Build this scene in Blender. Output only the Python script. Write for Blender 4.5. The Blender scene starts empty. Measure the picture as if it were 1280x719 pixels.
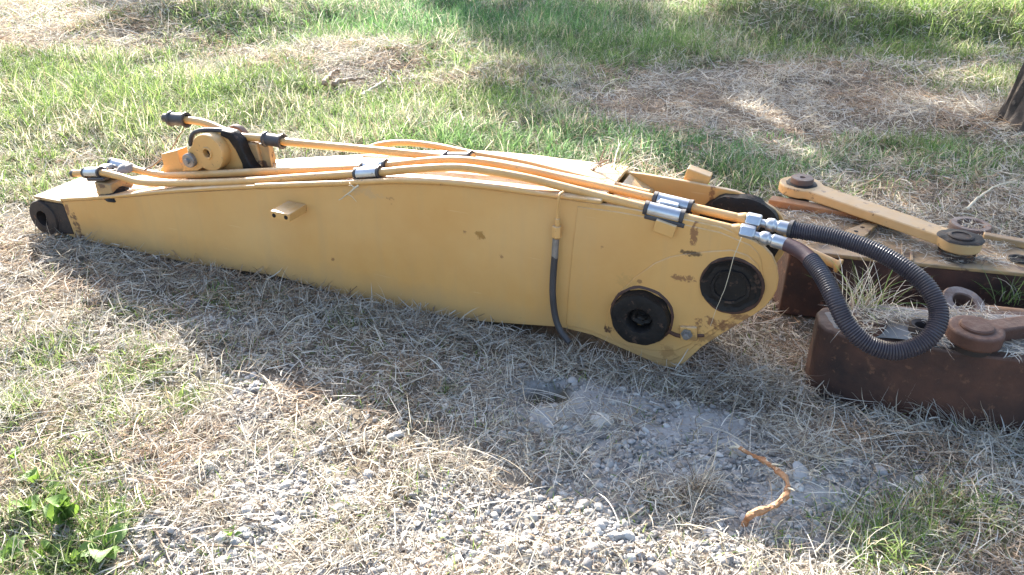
import bpy, math, random
import numpy as np
from mathutils import Vector, Matrix, noise as mnoise
random.seed(7); RNG = np.random.default_rng(11)
R = math.radians
S = bpy.context.scene
COL = S.collection

# ------------------------------------------------------------------ camera, light, exposure
CAM_H, PITCH, FPX = 1.5, R(28), 1004.0
cd = bpy.data.cameras.new('camera'); cam = bpy.data.objects.new('camera', cd); COL.objects.link(cam)
cam.location = (0, 0, CAM_H); cam.rotation_euler = (R(90) - PITCH, 0, 0)
cd.sensor_width = 36; cd.lens = FPX / 1280 * 36; cd.clip_start = .05; cd.clip_end = 2000
S.camera = cam
SUNDIR = Vector((-.60, 1.75, 1.0)).normalized()          # towards the sun
sl = bpy.data.lights.new('sun', 'SUN'); so = bpy.data.objects.new('sun', sl); COL.objects.link(so)
sl.energy = 5.0; sl.angle = R(.55); sl.color = (1.0, .95, .87)
so.rotation_euler = (-SUNDIR).to_track_quat('-Z', 'Y').to_euler(); so.location = (-6, 17, 12)
W_ = bpy.data.worlds.new('World'); S.world = W_; W_.use_nodes = True
nt = W_.node_tree; nt.nodes.clear()
sky = nt.nodes.new('ShaderNodeTexSky'); sky.sky_type = 'NISHITA'; sky.sun_disc = False
sky.sun_elevation = math.asin(SUNDIR.z); sky.sun_rotation = math.atan2(SUNDIR.x, SUNDIR.y) % (2 * math.pi)
sky.air_density = 1.0; sky.dust_density = 2.5; sky.ozone_density = 1.0
bg = nt.nodes.new('ShaderNodeBackground'); bg.inputs[1].default_value = .098
wo = nt.nodes.new('ShaderNodeOutputWorld')
nt.links.new(sky.outputs[0], bg.inputs[0]); nt.links.new(bg.outputs[0], wo.inputs[0])
S.view_settings.view_transform = 'Standard'; S.view_settings.look = 'None'
S.view_settings.exposure = 2.3; S.view_settings.gamma = 1.0
S.render.engine = 'CYCLES'
S.cycles.max_bounces = 6; S.cycles.transparent_max_bounces = 4

# ------------------------------------------------------------------ measuring helpers (give points at real distances)
def ray(px, py):
    u = (px - 640) / FPX; v = (359.5 - py) / FPX
    return Vector((u, math.cos(PITCH) + v * math.sin(PITCH), -math.sin(PITCH) + v * math.cos(PITCH)))
def G(px, py, z=0.0):
    d = ray(px, py); t = (CAM_H - z) / -d.z
    return Vector((d.x * t, d.y * t, z))
AO = Vector((-2.04, 3.31, 0)); AX = Vector((.9288, -.3706, 0)); AY = Vector((.3706, .9288, 0))
def AL(px, py, yl=0.0):                                   # point at depth yl behind the arm's front plate, arm frame
    d = ray(px, py); o = Vector((0, 0, CAM_H))
    t = (yl - (o - AO).dot(AY)) / d.dot(AY)
    p = o + d * t - AO
    return Vector((p.dot(AX), yl, p.z))
def AW(l):                                               # arm frame -> world
    return AO + AX * l[0] + AY * l[1] + Vector((0, 0, l[2]))

# ------------------------------------------------------------------ numpy noise
def _hash(ix, iy, seed):
    n = (ix.astype(np.int64) * 374761393 + iy.astype(np.int64) * 668265263 + seed * 974634777) & 0xffffffff
    n = ((n ^ (n >> 13)) * 1274126177) & 0xffffffff
    return ((n ^ (n >> 16)) & 0xffff) / 65535.0
def vnoise(x, y, scale, seed=0):
    x = np.asarray(x, float) / scale + 1000; y = np.asarray(y, float) / scale + 1000
    ix = np.floor(x); iy = np.floor(y); fx = x - ix; fy = y - iy
    fx = fx * fx * (3 - 2 * fx); fy = fy * fy * (3 - 2 * fy)
    a = _hash(ix, iy, seed); b = _hash(ix + 1, iy, seed); c = _hash(ix, iy + 1, seed); d = _hash(ix + 1, iy + 1, seed)
    return (a * (1 - fx) + b * fx) * (1 - fy) + (c * (1 - fx) + d * fx) * fy
def fbm(x, y, scale, seed=0, oct=4):
    s = 0; a = 1; t = 0
    for i in range(oct):
        s = s + a * vnoise(x, y, scale / (2 ** i), seed + i * 17); t += a; a *= .55
    return s / t
def sstep(a, b, x):
    t = np.clip((x - a) / (b - a), 0, 1); return t * t * (3 - 2 * t)
def blob(x, y, c, rx, ry, ang=0.0):
    dx = x - c[0]; dy = y - c[1]; ca, sa = math.cos(ang), math.sin(ang)
    u = (dx * ca + dy * sa) / rx; v = (-dx * sa + dy * ca) / ry
    return np.exp(-(u * u + v * v))

# places on the ground
MOUND = [((-1.05, 7.0), .9, .7, .09), ((-3.4, 8.4), .9, .6, .20), ((-2.2, 8.9), .8, .5, .15), ((0.1, 6.3), .6, .4, .08),
         ((2.9, 5.2), .5, .3, .05), ((-.2, 9.4), 1.0, .6, .12), ((1.3, 2.9), .3, .2, .02)]
def arm_local(x, y):
    dx = x - AO.x; dy = y - AO.y
    return dx * AX.x + dy * AX.y, dx * AY.x + dy * AY.y
def bank_line(x): return 7.75 - .33 * (x - 3.0) + .18 * np.sin(x * 1.7)
def ground_h(x, y):
    x = np.asarray(x, float); y = np.asarray(y, float)
    far = sstep(2.0, 6.0, y)
    h = (fbm(x, y, 1.6, 3, 3) - .5) * (.05 + .10 * far) + (fbm(x, y, .22, 9, 3) - .5) * .05
    for c, rx, ry, a in MOUND: h = h + a * blob(x, y, c, rx, ry) * (.7 + .6 * vnoise(x, y, .25, 5))
    b = sstep(0, .75, y - bank_line(x) + .15 * (vnoise(x, y, .4, 8) - .5))
    h = h + .24 * b * sstep(1.6, 2.6, x) * (1 - .0 * y)
    h = h - .12 * blob(x, y, (.115, 2.10), .06, .05)                      # small pit in front of the arm
    lx, ly = arm_local(x, y)
    flat = np.exp(-(np.maximum(0, np.abs(ly - .15) - .22) / .12) ** 2) * sstep(-.3, -.1, lx) * (1 - sstep(3.2, 3.5, lx))
    f2 = blob(x, y, (1.7, 2.15), .75, .32) + blob(x, y, (1.6, 2.7), .8, .4)
    flat = np.clip(flat + f2, 0, 1)
    return h * (1 - flat) - (.018 + .03 * sstep(2.0, 2.7, lx) * (ly < .8)) * flat
def gz(x, y): return float(ground_h(np.array([x]), np.array([y]))[0])
def GG(px, py, dz=0.0):
    p = G(px, py)
    for _ in range(3): p = G(px, py, gz(p.x, p.y) + dz)
    return p

def gravel_mask(x, y):
    m = 1.0 * blob(x, y, G(560, 660), .75, .20) + 1.2 * blob(x, y, G(330, 640), .26, .22) + .9 * blob(x, y, G(310, 500), .20, .22, .5) \
        + 1.1 * blob(x, y, G(740, 545), .36, .17, -.55) + 1.1 * blob(x, y, G(860, 520), .33, .15, -.45) + .9 * blob(x, y, G(1000, 600), .25, .18) \
        + .9 * blob(x, y, G(840, 680), .40, .16) + .7 * blob(x, y, G(250, 405), .22, .10) + .6 * blob(x, y, G(440, 690), .3, .15) \
        + .45 * blob(x, y, G(1140, 600), .22, .12) + .5 * blob(x, y, G(130, 640), .25, .2)
    return np.clip(np.clip(m, 0, 1) * sstep(.32, .54, fbm(x, y, .16, 41, 4)) + .10 * blob(x, y, (.1, 1.55), 1.3, .35), 0, 1)
def clay_mask(x, y):
    m = blob(x, y, G(745, 520), .34, .17, -.5) + 1.2 * blob(x, y, G(880, 540), .32, .14, -.5) + .7 * blob(x, y, G(1010, 600), .2, .15)
    return np.clip(m * 1.3, 0, 1)
def green_mask(x, y):                                   # how green the cover is
    g = 0 * x
    for c, rx, ry, a in [(G(70, 125), 1.3, .75, 1.2), (G(220, 145), 1.1, .55, .75), (G(400, 150), .9, .55, .95), (G(240, 150), 1.0, .5, .8), (G(480, 165), .45, .4, .6),
                         (G(40, 90), 1.0, .7, .9), (G(560, 35), 1.7, 1.5, 1.2), (G(720, 40), 1.6, 1.3, 1.1), (G(640, 120), .7, .8, .65), (G(600, 165), .6, .5, .75),
                         (G(800, 200), .9, .35, .55), (G(1140, 190), .55, .35, .85), (G(1230, 30), 1.5, 1.0, 1.3), (G(1080, 60), 1.2, .5, .9), (G(1250, 110), .8, .5, .8),
                         (G(900, 20), 1.2, .6, .9), (G(310, 95), .5, .4, .4), (G(300, 30), 1.3, .9, .55), (G(1270, 210), .5, .3, .6),
                         (G(300, 372), .16, .07, .9), (G(60, 510), .22, .12, .55), (G(180, 460), .16, .16, .55), (G(225, 490), .10, .16, .5), (G(40, 440), .25, .2, .3),
                         (G(60, 640), .16, .16, .6), (G(1180, 650), .25, .12, .5), (G(1090, 690), .2, .1, .4), (G(130, 390), .2, .1, .35), (G(440, 395), .12, .06, .5),
                         (G(30, 230), .6, .4, .45), (G(1070, 380), .15, .12, .5), (G(690, 505), .05, .05, .5), (G(80, 690), .2, .15, .6), (G(930, 240), .5, .3, .4)]:
        g = g + a * blob(x, y, c, rx, ry)
    g = g * (.35 + 1.3 * fbm(x, y, .55, 21, 4))
    brown = 1.05 * blob(x, y, G(960, 110), 1.5, .9) + .9 * blob(x, y, G(460, 85), .9, .8) + .6 * blob(x, y, G(720, 130), .8, .5) + .5 * blob(x, y, G(1150, 200), .7, .4) + .6 * blob(x, y, G(1130, 150), .6, .4) + .5 * blob(x, y, G(150, 55), .8, .5) + .5 * blob(x, y, G(60, 190), .6, .25)
    return np.clip(1.2 * g - brown * .62 + .07 + .09 * sstep(3.6, 4.6, y), 0, 1)

# ------------------------------------------------------------------ materials
def new_mat(name):
    m = bpy.data.materials.new(name); m.use_nodes = True
    n = m.node_tree; n.nodes.clear(); return m, n
def link(n, a, b): n.links.new(a, b)
def mathn(n, op, a, b=None, clamp=False):
    q = n.nodes.new('ShaderNodeMath'); q.operation = op; q.use_clamp = clamp
    for i, v in enumerate((a, b)):
        if v is None: continue
        if isinstance(v, (int, float)): q.inputs[i].default_value = v
        else: n.links.new(v, q.inputs[i])
    return q.outputs[0]
def mixc(n, fac, a, b):
    q = n.nodes.new('ShaderNodeMix'); q.data_type = 'RGBA'
    for sock, v in ((q.inputs[0], fac), (q.inputs[6], a), (q.inputs[7], b)):
        if isinstance(v, (int, float)): sock.default_value = v
        elif isinstance(v, tuple): sock.default_value = (*v[:3], 1)
        else: n.links.new(v, sock)
    return q.outputs[2]
def noisen(n, vec, scale, detail=4, rough=.55):
    q = n.nodes.new('ShaderNodeTexNoise'); q.inputs['Scale'].default_value = scale
    q.inputs['Detail'].default_value = detail; q.inputs['Roughness'].default_value = rough
    n.links.new(vec, q.inputs['Vector']); return q.outputs['Fac']
def rampn(n, v, a, b):
    q = n.nodes.new('ShaderNodeMapRange'); q.clamp = True
    q.inputs[1].default_value = a; q.inputs[2].default_value = b
    n.links.new(v, q.inputs[0]); return q.outputs[0]
def solid(name, ca, cb, scale=12, rough=.6, bump=.2, metallic=0.0, fleck=None, dust=None, stains=(), spec=.5, bscale=None, streak=False):
    """paint / metal / rubber: two tones of noise, optional flecks of a third colour, dust on upward faces, stains at given local x,z"""
    m, n = new_mat(name)
    tc = n.nodes.new('ShaderNodeTexCoord').outputs['Object']
    n1 = noisen(n, tc, scale, 6, .6)
    col = mixc(n, rampn(n, n1, .35, .65), ca, cb)
    if fleck:
        nf = noisen(n, tc, fleck[1], 5, .65)
        col = mixc(n, rampn(n, nf, fleck[2], fleck[2] + .06), col, fleck[0])
    if dust:
        geo = n.nodes.new('ShaderNodeNewGeometry'); sx = n.nodes.new('ShaderNodeSeparateXYZ'); n.links.new(geo.outputs['Normal'], sx.inputs[0])
        up = rampn(n, sx.outputs['Z'], .35, .95)
        dn = rampn(n, noisen(n, tc, dust[2], 6, .7), .35, .62)
        col = mixc(n, mathn(n, 'MULTIPLY', mathn(n, 'MULTIPLY', up, dn), dust[1]), col, dust[0])
    if streak:
        mp = n.nodes.new('ShaderNodeMapping'); mp.inputs['Scale'].default_value = (16, 16, 1.6); n.links.new(tc, mp.inputs[0])
        col = mixc(n, mathn(n, 'MULTIPLY', rampn(n, noisen(n, mp.outputs[0], 1.0, 6, .65), .50, .75), .32), col, (.42, .28, .13))
        m2 = n.nodes.new('ShaderNodeMapping'); m2.inputs['Scale'].default_value = (2.2, 2.2, 42); m2.inputs['Rotation'].default_value = (0, .35, 0); n.links.new(tc, m2.inputs[0])
        col = mixc(n, mathn(n, 'MULTIPLY', rampn(n, noisen(n, m2.outputs[0], 1.6, 3, .5), .69, .73), .30), col, (.70, .50, .28))
        col = mixc(n, mathn(n, 'MULTIPLY', rampn(n, noisen(n, tc, 1.4, 5, .6), .45, .7), .22), col, (.62, .43, .22))
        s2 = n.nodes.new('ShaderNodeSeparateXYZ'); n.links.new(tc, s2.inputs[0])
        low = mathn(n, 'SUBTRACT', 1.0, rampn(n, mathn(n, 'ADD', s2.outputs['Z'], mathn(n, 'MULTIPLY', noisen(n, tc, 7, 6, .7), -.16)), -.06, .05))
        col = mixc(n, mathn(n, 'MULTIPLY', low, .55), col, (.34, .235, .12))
    if stains:
        sp = n.nodes.new('ShaderNodeSeparateXYZ'); n.links.new(tc, sp.inputs[0])
        wn = noisen(n, tc, 38, 5, .7)
        for (x, z, rx, rz, c, a) in stains:
            dx = mathn(n, 'MULTIPLY', mathn(n, 'SUBTRACT', sp.outputs['X'], x), 1 / rx)
            dz = mathn(n, 'MULTIPLY', mathn(n, 'SUBTRACT', sp.outputs['Z'], z), 1 / rz)
            d = mathn(n, 'ADD', mathn(n, 'MULTIPLY', dx, dx), mathn(n, 'MULTIPLY', dz, dz))
            e = mathn(n, 'MULTIPLY', mathn(n, 'SUBTRACT', 2.35, mathn(n, 'ADD', mathn(n, 'MULTIPLY', d, .8), mathn(n, 'MULTIPLY', wn, 3.9))), 3.0, True)
            col = mixc(n, mathn(n, 'MULTIPLY', e, a), col, c)
    b = n.nodes.new('ShaderNodeBsdfPrincipled'); n.links.new(col, b.inputs['Base Color'])
    b.inputs['Metallic'].default_value = metallic; b.inputs['Specular IOR Level'].default_value = spec
    rr = mathn(n, 'ADD', rough - .12, mathn(n, 'MULTIPLY', noisen(n, tc, scale * 2.3, 4), .24)); n.links.new(rr, b.inputs['Roughness'])
    bp = n.nodes.new('ShaderNodeBump'); bp.inputs['Strength'].default_value = bump; bp.inputs['Distance'].default_value = .004
    n.links.new(noisen(n, tc, bscale or scale * 6, 5, .65), bp.inputs['Height']); n.links.new(bp.outputs[0], b.inputs['Normal'])
    o = n.nodes.new('ShaderNodeOutputMaterial'); n.links.new(b.outputs[0], o.inputs[0]); return m
def leafy(name, trans=.45, rough=.6, spec=.25):
    """blades: colour comes from the per-blade colour attribute, part of the light passes through"""
    m, n = new_mat(name)
    at = n.nodes.new('ShaderNodeAttribute'); at.attribute_name = 'Col'
    b = n.nodes.new('ShaderNodeBsdfPrincipled'); b.inputs['Roughness'].default_value = rough; b.inputs['Specular IOR Level'].default_value = spec
    t = n.nodes.new('ShaderNodeBsdfTranslucent'); mx = n.nodes.new('ShaderNodeMixShader'); mx.inputs[0].default_value = trans
    n.links.new(at.outputs['Color'], b.inputs['Base Color']); n.links.new(at.outputs['Color'], t.inputs['Color'])
    n.links.new(b.outputs[0], mx.inputs[1]); n.links.new(t.outputs[0], mx.inputs[2])
    o = n.nodes.new('ShaderNodeOutputMaterial'); n.links.new(mx.outputs[0], o.inputs[0]); return m

RUST = (.16, .062, .03); RUSTD = (.07, .03, .02); GREASE = (.012, .010, .010)
YA, YB = (.54, .285, .085), (.585, .33, .11)
px2 = lambda px, py: AL(px, py, 0)
st = []
for (px, py, rx, rz, c, a) in [(600, 294, .03, .025, (.25, .12, .02), .8), (580, 290, .012, .012, RUST, .7), (626, 320, .012, .012, RUST, .6),
        (868, 292, .016, .06, RUST, .8), (866, 316, .045, .012, GREASE, .8), (856, 347, .05, .016, RUST, .75), (900, 405, .10, .03, RUST, .8),
        (885, 420, .10, .05, (.20, .10, .04), .6), (930, 398, .06, .02, RUST, .7), (762, 411, .02, .02, RUSTD, .9), (785, 352, .05, .05, (.40, .24, .08), .45),
        (95, 280, .03, .08, RUSTD, .85), (100, 296, .05, .03, RUSTD, .9), (84, 262, .02, .03, RUST, .8), (488, 250, .02, .02, RUST, .5),
        (416, 324, .012, .012, RUST, .7), (752, 310, .01, .012, RUST, .5), (835, 440, .05, .04, (.22, .11, .04), .5), (800, 350, .012, .01, RUST, .6), (455, 240, .10, .03, (.45, .30, .16), .5)]:
    p = px2(px, py); st.append((p.x, p.z, rx, rz, c, a))
M = {}
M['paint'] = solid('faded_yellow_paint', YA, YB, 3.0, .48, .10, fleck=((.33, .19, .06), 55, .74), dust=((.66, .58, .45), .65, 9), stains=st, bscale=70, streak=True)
M['paint2'] = solid('yellow_paint', (.55, .295, .095), (.595, .345, .125), 9, .45, .15, fleck=((.24, .13, .06), 45, .645), dust=((.66, .57, .44), .35, 14), bscale=90)
M['worn'] = solid('worn_yellow_paint', (.46, .28, .11), (.25, .165, .09), 9, .65, .45, fleck=((.11, .06, .035), 17, .55), dust=((.30, .24, .18), .6, 15))
M['linkpaint'] = solid('scuffed_yellow_paint', (.46, .29, .12), (.52, .34, .16), 8, .6, .35, fleck=((.13, .075, .04), 21, .60), dust=((.40, .33, .25), .5, 12), bscale=60)
M['rust'] = solid('rust', (.10, .042, .026), (.030, .016, .013), 5, .78, .9, fleck=((.125, .058, .034), 31, .60), dust=((.24, .19, .16), .35, 13), bscale=45)
M['rust_top'] = solid('dusty_rust', (.15, .085, .06), (.09, .06, .05), 9, .8, .6, fleck=((.22, .12, .07), 22, .56), dust=((.30, .27, .25), .7, 16))
M['orange_rust'] = solid('orange_rust', (.36, .17, .07), (.22, .10, .05), 14, .75, .5, dust=((.40, .30, .2), .5, 11))
M['darkcast'] = solid('dark_rusty_casting', (.032, .020, .016), (.016, .011, .010), 16, .7, .5, fleck=((.14, .06, .03), 30, .62))
M['grease'] = solid('old_grease', (.007, .006, .006), (.014, .011, .010), 24, .6, 1.0, fleck=((.060, .036, .026), 34, .585), spec=.3, bscale=45)
M['rubber'] = solid('black_rubber', (.028, .026, .030), (.045, .042, .046), 18, .5, .15, dust=((.20, .18, .16), .35, 18))
M['hose'] = solid('ribbed_hose_guard', (.030, .026, .036), (.046, .040, .052), 14, .36, .1, dust=((.16, .14, .14), .3, 20))
M['zinc'] = solid('zinc_plated_steel', (.55, .56, .58), (.42, .43, .45), 18, .34, .12, metallic=.85, fleck=((.16, .12, .09), 45, .66))
M['steel'] = solid('dull_steel', (.30, .29, .28), (.20, .18, .17), 24, .5, .3, metallic=.6)
M['sleeve'] = solid('maroon_hose_sleeve', (.075, .036, .040), (.05, .028, .032), 20, .5, .2)
M['mud'] = solid('dried_grey_mud', (.24, .235, .235), (.155, .15, .15), 7, .9, .8, fleck=((.11, .08, .06), 16, .60), bscale=55)
M['bark'] = solid('bark', (.10, .078, .062), (.035, .027, .022), 16, .9, 1.0, fleck=((.17, .13, .10), 30, .6), bscale=40)
M['root'] = solid('splintered_orange_wood', (.30, .125, .05), (.44, .24, .12), 30, .75, .9, fleck=((.66, .52, .36), 40, .58), bscale=220)
M['twig'] = solid('grey_brown_twig', (.30, .22, .15), (.20, .14, .10), 15, .8, .4)
M['pale_twig'] = solid('pale_dry_stalk', (.62, .54, .40), (.50, .42, .30), 15, .7, .3)
M['stone'] = solid('grey_limestone', (.44, .42, .40), (.31, .30, .29), 7, .85, .6, bscale=60)
M['darkstone'] = solid('dark_grey_stone', (.17, .165, .165), (.11, .105, .105), 8, .8, .5)
M['whitestone'] = solid('pale_stone', (.56, .54, .50), (.44, .42, .39), 8, .8, .4)
M['leaf'] = leafy('grass_blade', .45); M['straw'] = leafy('straw_blade', .28, .7, .2); M['treeleaf'] = leafy('tree_leaf', .4, .5)
# ground
m, n = new_mat('soil'); tc = n.nodes.new('ShaderNodeTexCoord').outputs['Object']
at = n.nodes.new('ShaderNodeAttribute'); at.attribute_name = 'Col'
nn = noisen(n, tc, 9, 8, .7); nf = noisen(n, tc, 60, 6, .7)
sc_ = n.nodes.new('ShaderNodeSeparateColor'); n.links.new(at.outputs['Color'], sc_.inputs[0])
c1 = mixc(n, rampn(n, nn, .35, .65), (.10, .078, .058), (.20, .16, .12))
c2 = mixc(n, rampn(n, nf, .35, .65), (.33, .32, .315), (.45, .44, .43))
c3 = mixc(n, rampn(n, nf, .3, .7), (.09, .11, .05), (.17, .16, .08))
col = mixc(n, sc_.outputs[1], mixc(n, sc_.outputs[0], c1, c2), c3)
b = n.nodes.new('ShaderNodeBsdfPrincipled'); b.inputs['Roughness'].default_value = .95; b.inputs['Specular IOR Level'].default_value = .15
n.links.new(col, b.inputs['Base Color']); bp = n.nodes.new('ShaderNodeBump'); bp.inputs['Strength'].default_value = .8; bp.inputs['Distance'].default_value = .01
n.links.new(mathn(n, 'ADD', nf, nn), bp.inputs['Height']); n.links.new(bp.outputs[0], b.inputs['Normal'])
o = n.nodes.new('ShaderNodeOutputMaterial'); n.links.new(b.outputs[0], o.inputs[0]); M['soil'] = m
m, n = new_mat('gravel_stone'); at = n.nodes.new('ShaderNodeAttribute'); at.attribute_name = 'Col'; tc = n.nodes.new('ShaderNodeTexCoord').outputs['Object']
b = n.nodes.new('ShaderNodeBsdfPrincipled'); b.inputs['Roughness'].default_value = .85; b.inputs['Specular IOR Level'].default_value = .25
n.links.new(mixc(n, mathn(n, 'MULTIPLY', noisen(n, tc, 90, 5, .7), .5), at.outputs['Color'], (.3, .26, .22)), b.inputs['Base Color'])
bp = n.nodes.new('ShaderNodeBump'); bp.inputs['Strength'].default_value = .5; bp.inputs['Distance'].default_value = .004
n.links.new(noisen(n, tc, 160, 4), bp.inputs['Height']); n.links.new(bp.outputs[0], b.inputs['Normal'])
o = n.nodes.new('ShaderNodeOutputMaterial'); n.links.new(b.outputs[0], o.inputs[0]); M['gravel'] = m

# ------------------------------------------------------------------ mesh helpers
def to_obj(name, verts, faces, mat, parent=None, smooth=40, bevel=0, seg=2):
    me = bpy.data.meshes.new(name); me.from_pydata([tuple(v) for v in verts], [], faces); me.validate(); me.update()
    me.materials.append(M[mat] if isinstance(mat, str) else mat)
    if smooth:
        me.polygons.foreach_set('use_smooth', [True] * len(me.polygons)); me.set_sharp_from_angle(angle=R(smooth))
    ob = bpy.data.objects.new(name, me); COL.objects.link(ob)
    if parent: ob.parent = parent
    if bevel:
        md = ob.modifiers.new('bevel', 'BEVEL'); md.width = bevel; md.segments = seg; md.limit_method = 'ANGLE'; md.angle_limit = R(35); md.harden_normals = False
    return ob
class MB:
    def __init__(s): s.v = []; s.f = []
    def add(s, v, f):
        k = len(s.v); s.v += [Vector(p) for p in v]; s.f += [tuple(i + k for i in q) for q in f]; return s
    def build(s, name, mat, parent=None, smooth=40, bevel=0, seg=2): return to_obj(name, s.v, s.f, mat, parent, smooth, bevel, seg)
    def box(s, c, sx, sy, sz, rot=None):
        c = Vector(c); vs = []
        for a in (-1, 1):
            for b_ in (-1, 1):
                for d in (-1, 1):
                    p = Vector((a * sx / 2, b_ * sy / 2, d * sz / 2))
                    if rot is not None: p = rot @ p
                    vs.append(c + p)
        return s.add(vs, [(0, 1, 3, 2), (4, 6, 7, 5), (0, 4, 5, 1), (2, 3, 7, 6), (0, 2, 6, 4), (1, 5, 7, 3)])
    def prism(s, out, f0, f1):                           # outline (a,b) lifted by two functions to 3D
        n_ = len(out); v = [f0(p) for p in out] + [f1(p) for p in out]
        f = [tuple(range(n_))[::-1], tuple(range(n_, 2 * n_))] + [(i, (i + 1) % n_, (i + 1) % n_ + n_, i + n_) for i in range(n_)]
        return s.add(v, f)
    def lathe(s, o, axis, prof, seg=36, jit=0.0, sq=1.0, seed=0):  # profile [(r,h)] round an axis, open ends closed where r=0
        o = Vector(o); ax = Vector(axis).normalized(); t = Vector((0, 0, 1)) if abs(ax.z) < .9 else Vector((1, 0, 0))
        u = ax.cross(t).normalized(); w = ax.cross(u); v = []; f = []; rn = random.Random(seed)
        ph = [rn.uniform(0, 6.28) for _ in range(4)]
        for (r, h) in prof:
            for k in range(seg):
                a = 2 * math.pi * k / seg
                j = 1 + jit * (math.sin(2 * a + ph[0]) * .5 + math.sin(5 * a + ph[1] + h * 40) * .4 + math.sin(9 * a + ph[2]) * .35 + rn.uniform(-.4, .4))
                v.append(o + u * (r * j * math.cos(a)) + w * (r * j * sq * math.sin(a)) + ax * h)
        for i in range(len(prof) - 1):
            for k in range(seg): f.append((i * seg + k, i * seg + (k + 1) % seg, (i + 1) * seg + (k + 1) % seg, (i + 1) * seg + k))
        return s.add(v, f)
    def tube(s, pts, rad, seg=12, step=None, cap=True):
        P = smooth_path(pts, step) if step else [Vector(p) for p in pts]
        n_ = len(P); rf = rad if callable(rad) else (lambda t: rad)
        T = [(P[min(i + 1, n_ - 1)] - P[max(i - 1, 0)]).normalized() for i in range(n_)]
        up = Vector((0, 0, 1)) if abs(T[0].z) < .9 else Vector((1, 0, 0)); u = T[0].cross(up).normalized(); v = []; f = []
        for i in range(n_):
            u = (u - T[i] * u.dot(T[i])).normalized(); w = T[i].cross(u); r = rf(i / (n_ - 1))
            for k in range(seg):
                a = 2 * math.pi * k / seg; v.append(P[i] + u * (r * math.cos(a)) + w * (r * math.sin(a)))
        for i in range(n_ - 1):
            for k in range(seg): f.append((i * seg + k, i * seg + (k + 1) % seg, (i + 1) * seg + (k + 1) % seg, (i + 1) * seg + k))
        if cap: f += [tuple(range(seg))[::-1], tuple(range((n_ - 1) * seg, n_ * seg))]
        return s.add(v, f)
def smooth_path(pts, step):
    P = [Vector(p) for p in pts]; Q = [P[0] * 2 - P[1]] + P + [P[-1] * 2 - P[-2]]; out = []
    for i in range(1, len(Q) - 2):
        a, b_, c, d = Q[i - 1:i + 3]; k = max(1, int(round((c - b_).length / step)))
        for j in range(k):
            t = j / k; out.append(.5 * ((2 * b_) + (c - a) * t + (2 * a - 5 * b_ + 4 * c - d) * t * t + (3 * b_ - a - 3 * c + d) * t ** 3))
    out.append(P[-1]); return out
def at_path(P, f):
    L = [0]
    for i in range(1, len(P)): L.append(L[-1] + (P[i] - P[i - 1]).length)
    t = f * L[-1]
    for i in range(1, len(P)):
        if L[i] >= t:
            k = (t - L[i - 1]) / max(1e-9, L[i] - L[i - 1]); return P[i - 1].lerp(P[i], k), (P[i] - P[i - 1]).normalized()
    return P[-1], (P[-1] - P[-2]).normalized()
def near_path(P, q):
    i = min(range(len(P)), key=lambda k: (P[k] - q).length); j = min(i + 1, len(P) - 1); k = max(i - 1, 0)
    return P[i], (P[j] - P[k]).normalized()
def tag(o, label, cat, group=None):
    o['label'] = label; o['category'] = cat
    if group: o['group'] = group
    return o
def thing(name, label, cat, loc=(0, 0, 0), rz=0, group=None):
    o = bpy.data.objects.new(name, None); COL.objects.link(o); o.location = loc; o.rotation_euler = (0, 0, rz)
    o.empty_display_size = .1
    return tag(o, label, cat, group)
def frombuf(name, V, loops, starts, mat, C=None, smooth=True, kind=None):
    me = bpy.data.meshes.new(name); V = np.ascontiguousarray(V, dtype=np.float32)
    me.vertices.add(len(V)); me.vertices.foreach_set('co', V.ravel())
    me.loops.add(len(loops)); me.loops.foreach_set('vertex_index', np.asarray(loops, np.int32))
    me.polygons.add(len(starts)); me.polygons.foreach_set('loop_start', np.asarray(starts, np.int32))
    if smooth: me.polygons.foreach_set('use_smooth', np.ones(len(starts), bool))
    me.update(calc_edges=True)
    if C is not None:
        ca = me.color_attributes.new('Col', 'FLOAT_COLOR', 'POINT')
        ca.data.foreach_set('color', np.concatenate([C, np.ones((len(C), 1))], 1).astype(np.float32).ravel())
    me.materials.append(M[mat]); ob = bpy.data.objects.new(name, me); COL.objects.link(ob)
    if kind: ob['kind'] = kind
    return ob
def ribbons(P, az, el, curl, L, Wd, K, C, roll=None, bend=None, taper=True):
    """N flat blades of K segments; returns verts, loops, starts, colours"""
    N = len(P); V = np.zeros((N, 2 * K + 1, 3)); c = P.copy(); e = el.copy(); a = az.copy(); s = L / K
    roll = np.zeros(N) if roll is None else roll; bend = np.zeros(N) if bend is None else bend
    for k in range(K + 1):
        d = np.stack([np.cos(e) * np.cos(a), np.cos(e) * np.sin(a), np.sin(e)], 1)
        side = np.stack([-np.sin(a), np.cos(a), np.zeros(N)], 1); nrm = np.cross(d, side)
        w = side * np.cos(roll)[:, None] + nrm * np.sin(roll)[:, None]
        f = (1 - (k / K) ** 2 * .75) if taper else 1.0
        if k < K:
            V[:, 2 * k] = c - w * (Wd * f / 2)[:, None]; V[:, 2 * k + 1] = c + w * (Wd * f / 2)[:, None]
        else: V[:, 2 * K] = c
        c = c + d * s[:, None]; e = e + curl / K; a = a + bend / K
    nv = 2 * K + 1; base = (np.arange(N) * nv)[:, None]
    pat = []
    for k in range(K - 1): pat += [2 * k, 2 * k + 1, 2 * k + 3, 2 * k + 2]
    pat += [2 * K - 2, 2 * K - 1, 2 * K]
    loops = (base + np.array(pat)[None]).ravel(); nl = len(pat)
    st_ = np.concatenate([np.arange(K - 1) * 4, [4 * (K - 1)]])
    starts = (np.arange(N)[:, None] * nl + st_[None]).ravel()
    return V.reshape(-1, 3), loops, starts, np.repeat(C, nv, 0)
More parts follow.
